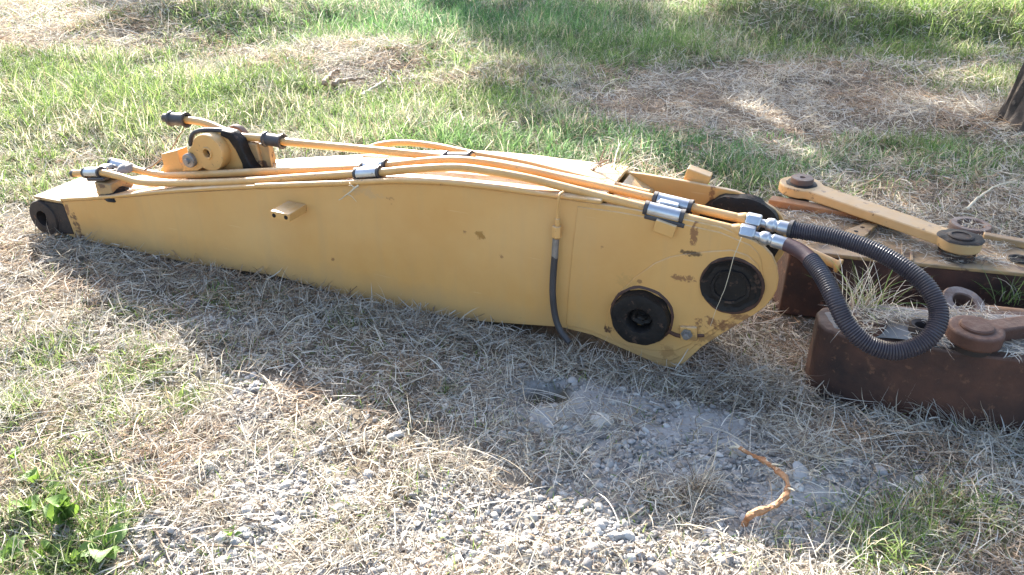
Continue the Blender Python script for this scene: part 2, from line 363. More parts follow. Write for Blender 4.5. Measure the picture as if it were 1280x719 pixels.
def merge(parts):
    V = []; Lp = []; St = []; C = []; vo = lo = 0
    for v, l, s_, c in parts:
        V.append(v); Lp.append(l + vo); St.append(s_ + lo); C.append(c); vo += len(v); lo += len(l)
    return np.concatenate(V), np.concatenate(Lp), np.concatenate(St), np.concatenate(C)

# ------------------------------------------------------------------ ground sheet
def axis_steps(lo, hi, fine, far):
    a = list(np.arange(lo, hi, fine)); s = fine; x = hi
    while x < far: a.append(x); s *= 1.35; x += s
    s = fine; x = lo; b_ = []
    while x > -far: s *= 1.35; x -= s; b_.append(x)
    return np.array(b_[::-1] + a)
gx = axis_steps(-4.0, 4.4, .03, 400); gy = axis_steps(.6, 9.5, .032, 400)
X, Y = np.meshgrid(gx, gy); Z = ground_h(X, Y)
cl = np.clip(.8 * clay_mask(X, Y) + .45 * gravel_mask(X, Y), 0, 1) * (1 - .0 * X) * (blob(X, Y, (.115, 2.10), .08, .06) < .4); gr = np.clip(green_mask(X, Y) + sstep(9, 14, np.hypot(X, Y)) * .8, 0, 1)  # pale clay masked off in the pit: its shade is partly painted dark
Z = Z + clay_mask(X, Y) * (fbm(X, Y, .09, 77, 3) - .5) * .03
C = np.stack([cl, gr, 0 * cl], 2).reshape(-1, 3); nx, ny = len(gx), len(gy)
idx = np.arange(nx * ny).reshape(ny, nx)
q = np.stack([idx[:-1, :-1], idx[:-1, 1:], idx[1:, 1:], idx[1:, :-1]], 2).reshape(-1, 4)
ground = frombuf('ground', np.stack([X, Y, Z], 2).reshape(-1, 3), q.ravel(), np.arange(len(q)) * 4, 'soil', C, kind='structure')

# ------------------------------------------------------------------ the excavator arm
arm = thing('excavator_arm', 'long faded yellow excavator arm with steel pipes and a looped black hose on the grass', 'excavator arm', AO, math.atan2(AX.y, AX.x))
def P2(px, py): p = AL(px, py); return (p.x, p.z)
TH_ = .018
def wid(x): return .255 + .085 * float(sstep(0, .9, x))
top = [(77, 252), (131, 249), (215, 241.6), (320, 236), (431, 232), (487, 229.5), (530, 230), (570, 232.5), (626, 238.5), (660, 243.5), (717, 251), (775, 259), (830, 269), (900, 284), (942, 301)]
endr = [(955, 309), (965, 320), (971, 334), (973, 350), (971, 362), (966, 372), (956, 384), (942, 394), (920, 407), (895, 422), (877, 434), (864, 446), (855, 454), (845, 459), (834, 459.5), (824, 457)]
bot = [(812, 451), (787, 440), (762, 429), (740, 419), (700, 409), (640, 405), (600, 402), (500, 387), (430, 370), (345, 345), (240, 330), (160, 312), (100, 300), (82, 293)]
outline = [P2(*p) for p in top + endr + bot]
# front plate: left half thin, right half (from the seam) stands 3 mm prouder
MB().prism(outline, lambda p: (p[0], 0, p[1]), lambda p: (p[0], TH_, p[1])).build('front_plate', 'paint', arm, bevel=.003)
MB().prism(outline, lambda p: (p[0], wid(p[0]) - TH_, p[1]), lambda p: (p[0], wid(p[0]), p[1])).build('rear_plate', 'paint', arm, bevel=.003)
seamx = AL(717, 300).x
pad = [P2(*p) for p in [(722, 258), (775, 265), (830, 275), (900, 290), (938, 306), (948, 316), (952, 326), (955, 350), (950, 372), (935, 388), (905, 408), (880, 424), (850, 446), (838, 451), (812, 445), (787, 434), (762, 423), (740, 414), (708, 406), (711, 360), (716, 310)]]
MB().prism(pad, lambda p: (p[0], -.0035, p[1]), lambda p: (p[0], .006, p[1])).build('doubler_plate', 'paint', arm, bevel=.0025)
pad2 = [P2(*p) for p in [(757, 408), (762, 384), (775, 364), (795, 345), (819, 328), (838, 320), (859, 316), (890, 313), (915, 311.5), (935, 318), (948, 330), (953, 350), (948, 372), (930, 388), (905, 402), (880, 418), (862, 430), (845, 437), (815, 437), (785, 431), (768, 422)]]
MB().prism(pad2, lambda p: (p[0], -.0085, p[1]), lambda p: (p[0], .004, p[1])).build('reinforcing_pad', 'paint', arm, bevel=.003)
# top and bottom skins between the side plates
def skin(path, x0, x1, off, th, lip):
    v = []; xs = [p for p in path if x0 <= p[0] <= x1]
    for (x, z) in xs:
        w = wid(x)
        v += [(x, -lip, z + off), (x, w + lip, z + off), (x, w + lip, z + off + th), (x, -lip, z + off + th)]
    f = []; k = len(xs)
    for i in range(k - 1):
        a = 4 * i; b_ = a + 4
        for j in range(4): f.append((a + j, a + (j + 1) % 4, b_ + (j + 1) % 4, b_ + j))
    f += [(3, 2, 1, 0), (4 * k - 4, 4 * k - 3, 4 * k - 2, 4 * k - 1)]
    return v, f
tp = smooth_path([(p[0], 0, p[1]) for p in [P2(*q_) for q_ in top]], .03); tp = [(p.x, p.z) for p in tp]
MB().add(*skin(tp, -.2, AL(760, 256).x, .0015, .014, .007)).build('top_plate', 'paint', arm, smooth=60, bevel=.004)
bp_ = sorted([P2(*q_) for q_ in bot])
MB().add(*skin(bp_, -.2, 2.62, .012, .014, -.004)).build('bottom_plate', 'paint', arm, smooth=60)
x0 = AL(760, 256).x; z0 = AL(760, 257).z; w0 = wid(x0)
MB().prism([(x0 - .01, z0 - .002), (x0 + .08, z0 - .05), (x0 + .10, z0 - .30), (x0 + .085, z0 - .30), (x0 + .065, z0 - .06), (x0 - .02, z0 - .014)],
           lambda p: (p[0], TH_, p[1]), lambda p: (p[0], w0 - TH_, p[1])).build('closing_plate', 'paint', arm, bevel=.003)
# flange weld bead along the front top edge, tapering off at the seam
fl = [AL(px, py - 3.2, -.004) for px, py in [(320, 236), (431, 232), (487, 229.5), (530, 230), (570, 232.5), (626, 238.5), (660, 243.5), (700, 249), (734, 253)]]
MB().tube([p for p in fl], lambda t: .0105 * (1 - .5 * max(0, t - .8) / .2), 10, .03).build('flange_strip', 'paint2', arm)
# left tip: bored end boss and its dark casting
tip = AL(56, 272)
MB().lathe((tip.x, -.012, tip.z), (0, 1, 0), [(.036, .03), (.036, 0), (.060, 0), (.078, .002), (.082, .008), (.082, .27), (.036, .272), (.036, .03)], 40, .012).build('end_boss', 'darkcast', arm, bevel=0)
MB().lathe((tip.x, .05, tip.z), (0, 1, 0), [(.0, .0), (.037, .0)], 24).build('bore_dirt', 'grease', arm)
cz0, cz1 = AL(77, 254).z, AL(82, 292).z
MB().prism([(tip.x + .01, tip.z + .078), (.078, cz0 - .003), (.095, cz1 + .005), (tip.x + .01, tip.z - .075)], lambda p: (p[0], -.003, p[1]), lambda p: (p[0], .255, p[1])).build('end_casting', 'darkcast', arm, bevel=.004)
MB().prism([(-.09, AL(56, 247).z), (.08, AL(77, 252).z + .004), (.08, AL(77, 252).z - .008), (-.09, AL(56, 247).z - .012)], lambda p: (p[0], -.006, p[1]), lambda p: (p[0], .25, p[1])).build('tip_plate', 'worn', arm, bevel=.002)
# pivot bosses on the front plate
b1 = AL(800, 399, -.035)
MB().lathe((b1.x, -.052, b1.z), (0, 1, 0), [(.038, .045), (.040, .01), (.046, .001), (.070, -.002), (.092, .002), (.096, .012), (.094, .03), (.098, .05)], 60, .035, seed=3).build('greasy_bush', 'grease', arm)
MB().lathe((b1.x, -.016, b1.z), (0, 1, 0), [(0, 0), (.012, -.006), (.02, .002), (.030, -.003), (.042, .006)], 24, .16, seed=4).build('packed_dirt', 'grease', arm)
MB().lathe((b1.x, -.008, b1.z), (0, 1, 0), [(.100, -.006), (.108, -.001), (.110, .006)], 40, .02, seed=5).build('boss_weld', 'rust', arm)
b2 = AL(915, 356, 0)
MB().lathe((b2.x, 0, b2.z), (0, 1, 0), [(.080, .01), (.082, -.010), (.094, -.014), (.099, -.009), (.100, .004)], 48, .012, seed=6).build('rust_ring', 'rust', arm)
MB().lathe((b2.x - .002, 0, b2.z), (0, 1, 0), [(0, -.014), (.048, -.014), (.050, -.020), (.058, -.021), (.060, -.013), (.076, -.011), (.082, -.015), (.090, -.0165), (.092, -.009)], 60, .05, seed=7).build('pivot_pin', 'grease', arm)
MB().lathe((b2.x, .02, b2.z), (0, 1, 0), [(.055, 0), (.055, .36)], 32).build('pin_shaft', 'darkcast', arm)
MB().lathe((b2.x - .03, .29, b2.z + .045), (0, 1, 0), [(0, -.01), (.12, -.008), (.14, .0), (.142, .03)], 44, .05, seed=8).build('grease_patch', 'grease', arm)
MB().lathe((b2.x, .015, b2.z), (0, 1, 0), [(.055, .05), (.105, .05), (.11, .0)], 40, .03, seed=9).build('inner_hub', 'grease', arm)
# stop bolt beside the lower boss
bb = AL(862, 414)
MB().box((bb.x, -.012, bb.z), .055, .018, .05, Matrix.Rotation(R(-8), 3, 'Y')).build('bolt_pad', 'paint', arm, bevel=.003)
bo = MB().lathe((bb.x - .005, -.02, bb.z), (0, -1, 0), [(.018, 0), (.020, .006), (.012, .006), (.012, .022), (.009, .026), (0, .026)], 6).build('bolt', 'steel', arm, smooth=30)
MB().tube([AL(832, 412, -.004), AL(850, 420, -.012), AL(880, 419, -.006)], .007, 8, .01).build('weld_bead', 'rust', arm)
# small drilled block
k0 = AL(367, 262, 0)
rb = Matrix.Rotation(R(2), 3, 'Y')
blk = MB().box((AL(381, 259).x - .032, -.055, AL(381, 259).z + .0), .082, .11, .030, rb).build('drilled_block', 'paint2', arm, bevel=.003)
for dx_ in (-.026, .026):
    MB().lathe((AL(381, 259).x - .032 + dx_, -.1102, AL(381, 259).z), (0, -1, 0), [(0, .0015), (.0075, .0015), (.0085, .0)], 14).build('bolt_hole', 'grease', blk)
# welded tab under the big clamp
tb = AL(832, 285)
MB().box((tb.x, -.012, tb.z + .004), .066, .016, .04, Matrix.Rotation(R(12), 3, 'Y')).build('clamp_tab', 'paint', arm, bevel=.002)
# far side lug
lg = AL(872, 222, .37)
MB().box((lg.x, .375, lg.z), .085, .05, .052, Matrix.Rotation(R(14), 3, 'Y')).build('rear_lug', 'paint2', arm, bevel=.004)

# ---- steel pipes
def pipe(pts, r=.0145, mat='paint2', name='steel_pipe', seg=14):
    P = smooth_path([AL(*p) for p in pts], .02)
    return P, MB().tube(P, r, seg).build(name, mat, arm, smooth=60)
pA, oA = pipe([(91, 217, .03), (112, 216, .03), (130, 216.5, .03), (150, 221, .03), (181, 228.5, .03), (256, 228.5, .03), (320, 226, .03), (360, 223, .03), (431, 218.5, .03), (476, 215.5, .03), (520, 211.5, .03),
                 (570, 209.5, .03), (610, 214, .03), (660, 223, .03), (703, 233.5, .03), (760, 248, .025), (815, 262, .02), (854, 271.5, .02), (926, 289, .02)])
pB, oB = pipe([(150, 207, .12), (170, 212, .12), (198, 218.5, .12), (225, 219, .12), (320, 215, .11), (440, 210.5, .11), (492, 206, .11), (535, 201.5, .11), (570, 200, .11), (610, 204, .11), (660, 213, .11), (703, 222.5, .11),
                 (760, 235, .10), (812, 247, .09), (865, 259.5, .08), (934, 275, .07)])
pC, oC = pipe([(214, 148.5, .24), (237, 150.5, .24), (257, 154, .24), (282, 164, .23), (298, 170.5, .22), (326, 173, .22), (362, 178, .22), (453, 186.5, .22), (520, 193, .22), (556, 196.5, .21), (592, 197, .19)], .0155)
pD, oD = pipe([(452, 189, .335), (475, 181, .335), (505, 178.5, .335), (545, 182.5, .335), (592, 192, .30), (650, 202, .26), (700, 214, .22), (760, 229.5, .18), (812, 242, .15)], .012, name='thin_pipe')
def collar(P, q, length, r, mat, name, flange=.004, parent=arm, fl=.012):
    c, t = near_path(P, q)
    h = length / 2
    MB().lathe(c, t, [(r * .8, -h), (r + flange, -h), (r + flange, -h + fl * .6), (r, -h + fl), (r, h - fl), (r + flange, h - fl * .6), (r + flange, h), (r * .8, h)], 24).build(name, mat, parent, smooth=35)
collar(pC, AL(222, 149, .24), .088, .026, 'rubber', 'rubber_sleeve', .006)
MB().lathe(AL(208, 147.5, .24), pC[0] - pC[3], [(.0, .012), (.017, .012), (.019, .006), (.019, -.03)], 20).build('pipe_cap', 'rubber', arm)
collar(pC, AL(344, 176, .22), .086, .025, 'rubber', 'rubber_sleeve', .006)
collar(pC, AL(573, 197, .20), .115, .0195, 'rubber', 'rubber_sleeve', .0055)
MB().lathe(AL(91, 217, .03), (-1, 0, 0), [(0, .008), (.012, .008), (.0165, .002), (.0165, -.012)], 18).build('pipe_cap', 'rubber', arm)
# saddle clamps: two bright half shells on a dark rail
def clamp(pts, length, drop=.024, rr=.019):
    q0 = AL(*pts[0]); c, t = near_path({0: pA, 1: pB}[0], q0); t = t.normalized()
    for i, (q_, PP) in enumerate(zip(pts, (pA, pB))):
        c, t = near_path(PP, AL(*q_))
        u = t.cross(Vector((0, -1, 0))).normalized(); v = []; f = []; seg = 14
        for s_ in (-1, 1):
            for rad in (rr, rr + .004):
                for k in range(seg + 1):
                    a = R(-20) + R(220) * k / seg
                    v.append(c + t * (s_ * length * .40) + Vector((0, -1, 0)) * rad * math.cos(a) + Vector((-t.z, 0, t.x)) * rad * math.sin(a))
        n_ = seg + 1
        for k in range(seg):
            f += [(k, k + 1, 2 * n_ + k + 1, 2 * n_ + k), (n_ + k, 3 * n_ + k, 3 * n_ + k + 1, n_ + k + 1), (k, n_ + k, n_ + k + 1, k + 1), (2 * n_ + k, 2 * n_ + k + 1, 3 * n_ + k + 1, 3 * n_ + k)]
        f += [(0, 2 * n_, 3 * n_, n_), (seg, n_ + seg, 3 * n_ + seg, 2 * n_ + seg)]
        sh = MB().add(v, f).build('clamp_shell', 'zinc', arm, smooth=40)
        for s_ in (-1, 1):
            MB().lathe(c + t * (s_ * length * .46), t, [(.014, -length * .05), (rr + .005, -length * .05), (rr + .006, length * .05), (.014, length * .05)], 20).build('rubber_lip', 'rubber', sh, smooth=35)
    c1, t1 = near_path(pA, AL(*pts[0])); c2, _ = near_path(pB, AL(*pts[1])); mid = (c1 + c2) / 2
    ang = math.atan2(-t1.z, t1.x); rot = Matrix.Rotation(ang, 3, 'Y')
    MB().box(mid + Vector((0, 0, .010)), length * .5, .03, .02, rot).build('clamp_bridge', 'zinc', arm, bevel=.003)
    MB().box(Vector((mid.x, c1.y - .002 + (c2.y - c1.y) / 2, mid.z - drop)), length * 1.02, abs(c2.y - c1.y) + .05, .014, rot).build('clamp_rail', 'rubber', arm, bevel=.003)
clamp([(833, 266, .02), (840, 254, .085)], .125)
clamp([(458, 217, .03), (470, 209, .11)], .105)
clamp([(117, 216, .03), (152, 208, .12)], .095)
for q_ in [(833, 268, .025), (840, 254, .085)]:
    pass
MB().box(AL(458, 229, .07), .13, .12, .018).build('clamp_foot', 'paint2', arm, bevel=.002)
# greasy pedestal under the left clamp
pc = AL(146, 236, .06)
MB().box((pc.x - .02, .07, pc.z + .01), .09, .12, .06).build('pedestal', 'worn', arm, bevel=.006)
v = MB().lathe((pc.x + .02, .055, pc.z - .035), (0, 0, 1), [(0, .0), (.055, 0), (.062, .006), (.06, .014), (.05, .024), (.042, .034), (.02, .045), (0, .05)], 40, .16, 1.7, seed=12); v.build('grease_heap', 'grease', arm)
MB().lathe((pc.x + .035, .10, pc.z + .075), (0, 0, 1), [(0, .028), (.03, .024), (.045, .01), (.05, 0)], 22, .10, .7, seed=13).build('dirt_clump', 'mud', arm)
# hex nuts and hose end fittings
nutA, tA = near_path(pA, AL(926, 289, .02)); nutB, tB = near_path(pB, AL(934, 275, .07))
for c, t in ((nutA, tA), (nutB, tB)):
    MB().lathe(c, t, [(.0145, -.03), (.021, -.012), (.021, -.004)], 16).build('pipe_flare', 'paint2', arm)
    MB().lathe(c + t * .018, t, [(.012, -.022), (.022, -.022), (.0255, -.018), (.0255, .02), (.022, .024), (.012, .024)], 6).build('hex_nut', 'zinc', arm, smooth=25, bevel=.0015)
# hose loop; fittings and hose share one path in the arm frame
hp = [(934, 275, .07), (962, 281, .06), (990, 287, .05), (1040, 296, .02), (1090, 312, -.02), (1130, 334, -.06), (1158, 358, -.10), (1173, 387, -.14), (1169, 412, -.18), (1149, 431, -.21),
      (1115, 439, -.23), (1082, 428, -.23), (1058, 404, -.21), (1043, 374, -.17), (1028, 345, -.11), (1008, 320, -.04), (984, 306, .0), (958, 298, .02), (926, 289, .02)]
HP = smooth_path([AL(*p) for p in hp], .0035)
L = [0]
for i in range(1, len(HP)): L.append(L[-1] + (HP[i] - HP[i - 1]).length)
tot = L[-1]
def idx_at(q): return min(range(len(HP)), key=lambda k: (HP[k] - q).length)
iu0 = idx_at(AL(990, 287, .05)); il1 = idx_at(AL(1012, 325, -.055)); il2 = idx_at(AL(983, 306, .0))
v = MB(); seg = HP[iu0:il1 + 1]; nrib = len(seg)
dist = [0]
for i in range(1, nrib): dist.append(dist[-1] + (seg[i] - seg[i - 1]).length)
def resample(P, step):
    L_ = [0.0]
    for i in range(1, len(P)): L_.append(L_[-1] + (P[i] - P[i - 1]).length)
    a_ = np.array([tuple(p) for p in P]); t_ = np.arange(0, L_[-1], step)
    return [Vector(q_) for q_ in np.stack([np.interp(t_, L_, a_[:, k]) for k in range(3)], 1)]
fine = resample(smooth_path(seg[::6], .002), .0018)
def ribbed(P, pitch, r0, r1, seg_=18):
    mb = MB(); d = 0; rad = []
    for i, p in enumerate(P):
        if i: d += (p - P[i - 1]).length
        rad.append(r0 + (r1 - r0) * (.5 + .5 * math.cos(2 * math.pi * d / pitch)) ** .7)
    mb.tube(P, lambda t: rad[min(len(P) - 1, int(round(t * (len(P) - 1))))], seg_); return mb
ribbed(fine, .0072, .0222, .0258).build('ribbed_hose', 'hose', arm, smooth=70)
MB().tube(HP[il1 - 6:il2 + 1], lambda t: .0235 - .002 * t, 18).build('hose_sleeve', 'sleeve', arm)
MB().lathe(HP[iu0], HP[iu0 + 1] - HP[iu0], [(.018, -.008), (.028, -.008), (.029, .004), (.018, .004)], 20).build('hose_end_ring', 'rubber', arm)
for a, b_ in ((0, iu0), (len(HP) - 1, il2)):
    sgm = -1 if a else 1
    c0 = HP[a]; c1 = HP[b_]; t = (c1 - c0).normalized(); ln = (c1 - c0).length
    MB().lathe(c0, t, [(.012, .04), (.013, ln * .42), (.019, ln * .46), (.021, ln * .52), (.021, ln * .60), (.0165, ln * .64), (.0165, ln * .68), (.0205, ln * .71), (.0205, ln), (.014, ln + .002)], 20).build('hose_ferrule', 'zinc', arm, smooth=35)
# drain line on the face
dl = [AL(704, 240, .0), AL(700, 243, -.022), AL(698, 250, -.028), AL(697, 262, -.026), AL(697, 276, -.024)]
MB().tube(dl, .0045, 8, .006).build('thin_tube', 'paint2', arm)
MB().lathe(AL(697, 273, -.024), (0, 0, -1), [(.005, 0), (.0085, .002), (.0085, .024), (.006, .03)], 12).build('tube_nut', 'paint2', arm)
MB().lathe(AL(696, 282, -.024), (0, 0, -1), [(.008, 0), (.0165, .002), (.0165, .04), (.010, .046)], 6).build('adapter_nut', 'paint2', arm, smooth=25, bevel=.001)
MB().tube([AL(695, 298, -.024), AL(694, 310, -.024), AL(693.5, 322, -.024)], .0115, 14).build('short_ferrule', 'steel', arm)
MB().tube([AL(693.5, 320, -.024), AL(691.5, 345, -.026), AL(691, 370, -.03), AL(694, 395, -.034), AL(700, 412, -.04), AL(712, 428, -.06)], .0115, 14, .01).build('short_hose', 'rubber', arm)

# ---- cylinder bracket group on the upper left
def YP(px, py, y): return AL(px, py, y)
def yprism(pts, y0, y1, name, mat, bev=.003, ref=None):
    ref = y0 if ref is None else ref
    o2 = [(AL(px, py, ref).x, AL(px, py, ref).z) for px, py in pts]
    return MB().prism(o2, lambda p: (p[0], y0, p[1]), lambda p: (p[0], y1, p[1])).build(name, mat, arm, bevel=bev)
yprism([(228, 226), (240, 196), (250, 178), (262, 166), (275, 163), (288, 170), (297, 185), (303, 200), (310, 212), (312, 228)], .17, .195, 'bracket_lug', 'paint2')
yprism([(275, 163), (288, 166), (298, 176), (305, 192), (312, 206), (318, 212), (318, 228), (306, 228), (302, 205), (294, 188), (285, 175), (275, 170)], .155, .205, 'greasy_rim', 'grease', .006)
dc = AL(259, 191.5, .12)
MB().lathe((dc.x, .12, dc.z), (0, 1, 0), [(.017, .03), (.017, -.004), (.019, -.006), (.024, -.006), (.026, 0), (.074, 0), (.077, .004), (.077, .05)], 40).build('bracket_disc', 'paint2', arm)
MB().lathe((dc.x, .14, dc.z), (0, 1, 0), [(0, 0), (.018, 0)], 16).build('disc_bore', 'rust', arm)
yprism([(236, 186), (246, 175), (262, 205), (246, 214), (228, 214), (230, 200)], .124, .16, 'disc_tail', 'paint2')
bc = AL(234.5, 201.5, .10)
MB().lathe((bc.x, .10, bc.z), (0, 1, 0), [(0, -.012), (.010, -.012), (.012, -.004), (.012, 0), (.027, 0), (.030, .004), (.030, .02), (.024, .028)], 28).build('bolt_washer', 'steel', arm, smooth=30)
yprism([(201, 193), (221, 188), (225, 204), (240, 214), (198, 218), (204, 206)], .15, .21, 'angled_tab', 'paint2')
yprism([(296, 177), (320, 180), (327, 208), (326, 224), (292, 222)], .20, .30, 'bracket_block', 'worn', .006, ref=.20)
MB().lathe((AL(306, 186, .20).x, .19, AL(306, 200, .2).z), (0, 1, 0), [(0, -.006), (.03, -.004), (.038, .004), (.04, .02)], 24, .14, seed=21).build('grease_lump', 'grease', arm)
rc = AL(300, 170, .36)
MB().lathe((rc.x, .33, rc.z - .004), (0, 1, 0), [(0, 0), (.055, 0), (.058, .004), (.058, .025), (0, .026)], 32).build('rear_disc', 'rust_top', arm)
yprism([(285, 222), (292, 178), (302, 166), (314, 172), (320, 200), (322, 222)], .31, .335, 'rear_lug_plate', 'worn', .004, ref=.33)
MB().tube([AL(238.5, 182, .15), AL(239, 173, .15), AL(243, 166, .155), AL(257, 162.5, .16), (AL(279, 164, .18)), AL(289, 172, .19)], .0095, 12, .01).build('short_black_hose', 'rubber', arm)
yprism([(318, 170), (350, 172), (352, 184), (346, 214), (322, 214)], .235, .25, 'pipe_stand', 'worn', .003) if False else None
# pipe stands
for (px, py, y, tz) in [(330, 180, .22, 0), (573, 203, .20, 0)]:
    p = AL(px, py, y); zt = p.z; zb = float(np.interp(p.x, [q_[0] for q_ in tp], [q_[1] for q_ in tp])) + .01
    MB().box((p.x, y, (zt + zb) / 2), .05, .012, max(.01, zt - zb)).build('pipe_stand', 'worn', arm, bevel=.002)
arm_kids = list(arm.children)

# ------------------------------------------------------------------ second boom section behind (yellow skin, rusty side)
def wpoly(name, mat, pts, z0, z1, parent, bevel=.004):
    o = parent.location
    return MB().prism(pts, lambda p: (p[0] - o.x, p[1] - o.y, (z0(p) if callable(z0) else z0) - o.z), lambda p: (p[0] - o.x, p[1] - o.y, (z1(p) if callable(z1) else z1) - o.z)).build(name, mat, parent, bevel=bevel)
bm2 = thing('boom_section', 'rusty sided boom section with worn yellow top lying behind the hose loop', 'boom section', (1.6, 2.7, 0))
A1 = [(1.02, 2.665), (1.40, 2.565), (1.77, 2.475), (2.5, 2.29), (2.62, 2.56), (1.90, 2.72), (1.55, 2.90), (1.13, 3.13), (1.04, 3.13)]
wpoly('side_body', 'rust', A1, -.03, .228, bm2, .006)
A2 = [(p[0] + (.01 if p[0] < 1.1 else 0), p[1]) for p in A1]
wpoly('top_skin', 'worn', [(1.03, 2.655), (1.40, 2.555), (1.77, 2.465), (2.5, 2.28), (2.61, 2.55), (1.90, 2.71), (1.55, 2.89), (1.13, 3.12), (1.05, 3.12)], .230, .244, bm2, .003)
wpoly('rear_rail', 'orange_rust', [(1.05, 3.07), (1.50, 2.84), (1.52, 2.875), (1.08, 3.12)], .246, .275, bm2)
e1 = [G(1228, 300, .25), G(1285, 311, .25), G(1285, 306, .25), G(1228, 296, .25)]
wpoly('rear_rail', 'worn', [(p.x, p.y) for p in e1], .246, .272, bm2)
def top_quad(name, mat, pxs, z0, z1, par=bm2):
    return wpoly(name, mat, [(G(*p, z1).x, G(*p, z1).y) for p in pxs], z0, z1, par, .002)
hb = top_quad('drilled_pad', 'worn', [(1056, 288), (1082, 278), (1097, 280), (1080, 296), (1064, 297)], .245, .268)
for p in ((1070, 289), (1078, 284)):
    g = G(*p, .269); MB().lathe((g.x - 1.6, g.y - 2.7, .2685), (0, 0, 1), [(.0, .001), (.007, .001), (.009, .0)], 12).build('bolt_hole', 'grease', hb)
for a in ((1126, 300), (1137, 300)):
    top_quad('weld_rib', 'worn', [a, (a[0] + 3, a[1]), (a[0] + 5, 325), (a[0] + 1, 325)], .245, .252)
g = G(1274, 325, .246); MB().lathe((g.x - 1.6, g.y - 2.7, .247), (0, 0, 1), [(0, .0), (.022, .0), (.026, .006), (.034, .006), (.036, 0)], 20, .04).build('port_boss', 'grease', bm2)
# stub of pipe poking out past the hose
s0 = G(1005, 312, .26); s1 = G(1050, 333, .235); t_ = (s1 - s0).normalized()
l_ = lambda v_: Vector(v_) - Vector((1.6, 2.7, 0))
MB().tube([l_(s0 + Vector((0, .0, 0))), l_(s1)], .017, 14).build('pipe_stub', 'paint2', bm2)
MB().lathe(l_(s1), t_, [(.016, -.014), (.025, -.012), (.026, 0), (.012, .001)], 18).build('stub_flange', 'paint2', bm2)

# ------------------------------------------------------------------ loose yellow link bar
LZ = .318
lc0 = G(1002, 229, LZ); lc1 = G(1201, 297, LZ)
lk = thing('link_bar', 'flat yellow link bar with a dark pin through each end lying across the boom section', 'link bar', (lc0.x, lc0.y, 0), math.atan2(lc1.y - lc0.y, lc1.x - lc0.x))
Ll = math.hypot(lc1.x - lc0.x, lc1.y - lc0.y)
def link_outline(r0, r1, w0, w1, L_):
    o_ = []
    for k in range(15): a = R(40) + R(280) * k / 14; o_.append((r0 * math.cos(a), r0 * math.sin(a)))
    o_.append((r0 * 1.25, -w0)); o_.append((L_ * .5, -(w0 + w1) / 2)); o_.append((L_ - r1 * 1.2, -w1))
    for k in range(15): a = R(-140) + R(280) * k / 14; o_.append((L_ + r1 * math.cos(a), r1 * math.sin(a)))
    o_.append((L_ - r1 * 1.2, w1)); o_.append((L_ * .5, (w0 + w1) / 2)); o_.append((r0 * 1.25, w0)); return o_
lo = link_outline(.088, .072, .052, .046, Ll)
MB().prism(lo, lambda p: (p[0], p[1], LZ - .038), lambda p: (p[0], p[1], LZ)).build('link_plate', 'linkpaint', lk, bevel=.005)
MB().lathe((0, 0, 0), (0, 0, 1), [(.046, LZ - .02), (.046, LZ + .022), (.043, LZ + .026), (.012, LZ + .026), (.010, LZ + .02), (0, LZ + .02)], 30, .02, seed=31).build('pin', 'rust_top', lk)
MB().lathe((0, 0, 0), (0, 0, 1), [(.0, LZ + .001), (.058, LZ + .004), (.064, LZ + .001)], 30, .08, seed=32).build('grease_ring', 'grease', lk)
MB().lathe((0, 0, 0), (0, 0, 1), [(.042, .24), (.042, LZ - .03)], 24).build('pin_shank', 'darkcast', lk)
MB().lathe((Ll, 0, 0), (0, 0, 1), [(.042, LZ - .02), (.042, LZ + .008), (.039, LZ + .010), (.031, LZ + .010), (.030, LZ + .006), (0, LZ + .007)], 30, .02, seed=33).build('pin', 'darkcast', lk)
MB().lathe((Ll, 0, 0), (0, 0, 1), [(.0, LZ + .001), (.066, LZ + .005), (.075, LZ + .001)], 30, .06, seed=34).build('grease_ring', 'grease', lk)
MB().lathe((Ll, 0, 0), (0, 0, 1), [(.062, .246), (.062, LZ - .05)], 24).build('pin_shank', 'darkcast', lk)
# rusty ring standing behind the link's right end
rp = G(1213, 283, .245)
rg = thing('rusty_collar', 'rusty round collar full of straw standing behind the right end of the link bar', 'collar', (rp.x, rp.y, 0))
MB().lathe((0, 0, 0), (0, 0, 1), [(.046, .15), (.046, .252), (.050, .257), (.070, .257), (.075, .251), (.077, .18), (.077, -.02)], 34, .012, seed=35).build('collar_wall', 'rust_top', rg)
MB().lathe((0, 0, 0), (0, 0, 1), [(0, .235), (.047, .230)], 20).build('packed_dirt', 'mud', rg)

# ------------------------------------------------------------------ rusty casting front right
cs = thing('rusty_casting', 'low dark rusty casting with grey mud on top, under the hose loop', 'machine part', (1.5, 2.05, 0))
fr = [G(*p) for p in [(1018, 478), (1040, 488), (1071, 500), (1138, 515), (1188, 526), (1232, 531), (1300, 540)]]
fr = [(p.x, p.y) for p in fr]
C1 = [(.985, 2.235), (.975, 2.20)] + fr + [(2.2, 1.80), (2.3, 2.15), (1.62, 2.22), (1.34, 2.245), (1.12, 2.30), (1.02, 2.30), (.99, 2.27)]
def ctop(p): return .20 + .035 * float(sstep(.98, 1.2, p[0]))
wpoly('casting_body', 'rust', C1, -.04, ctop, cs, .007)
cc = np.array(C1).mean(0)
C2 = [(cc[0] + (p[0] - cc[0]) * .955, cc[1] + (p[1] - cc[1]) * .86) for p in C1]
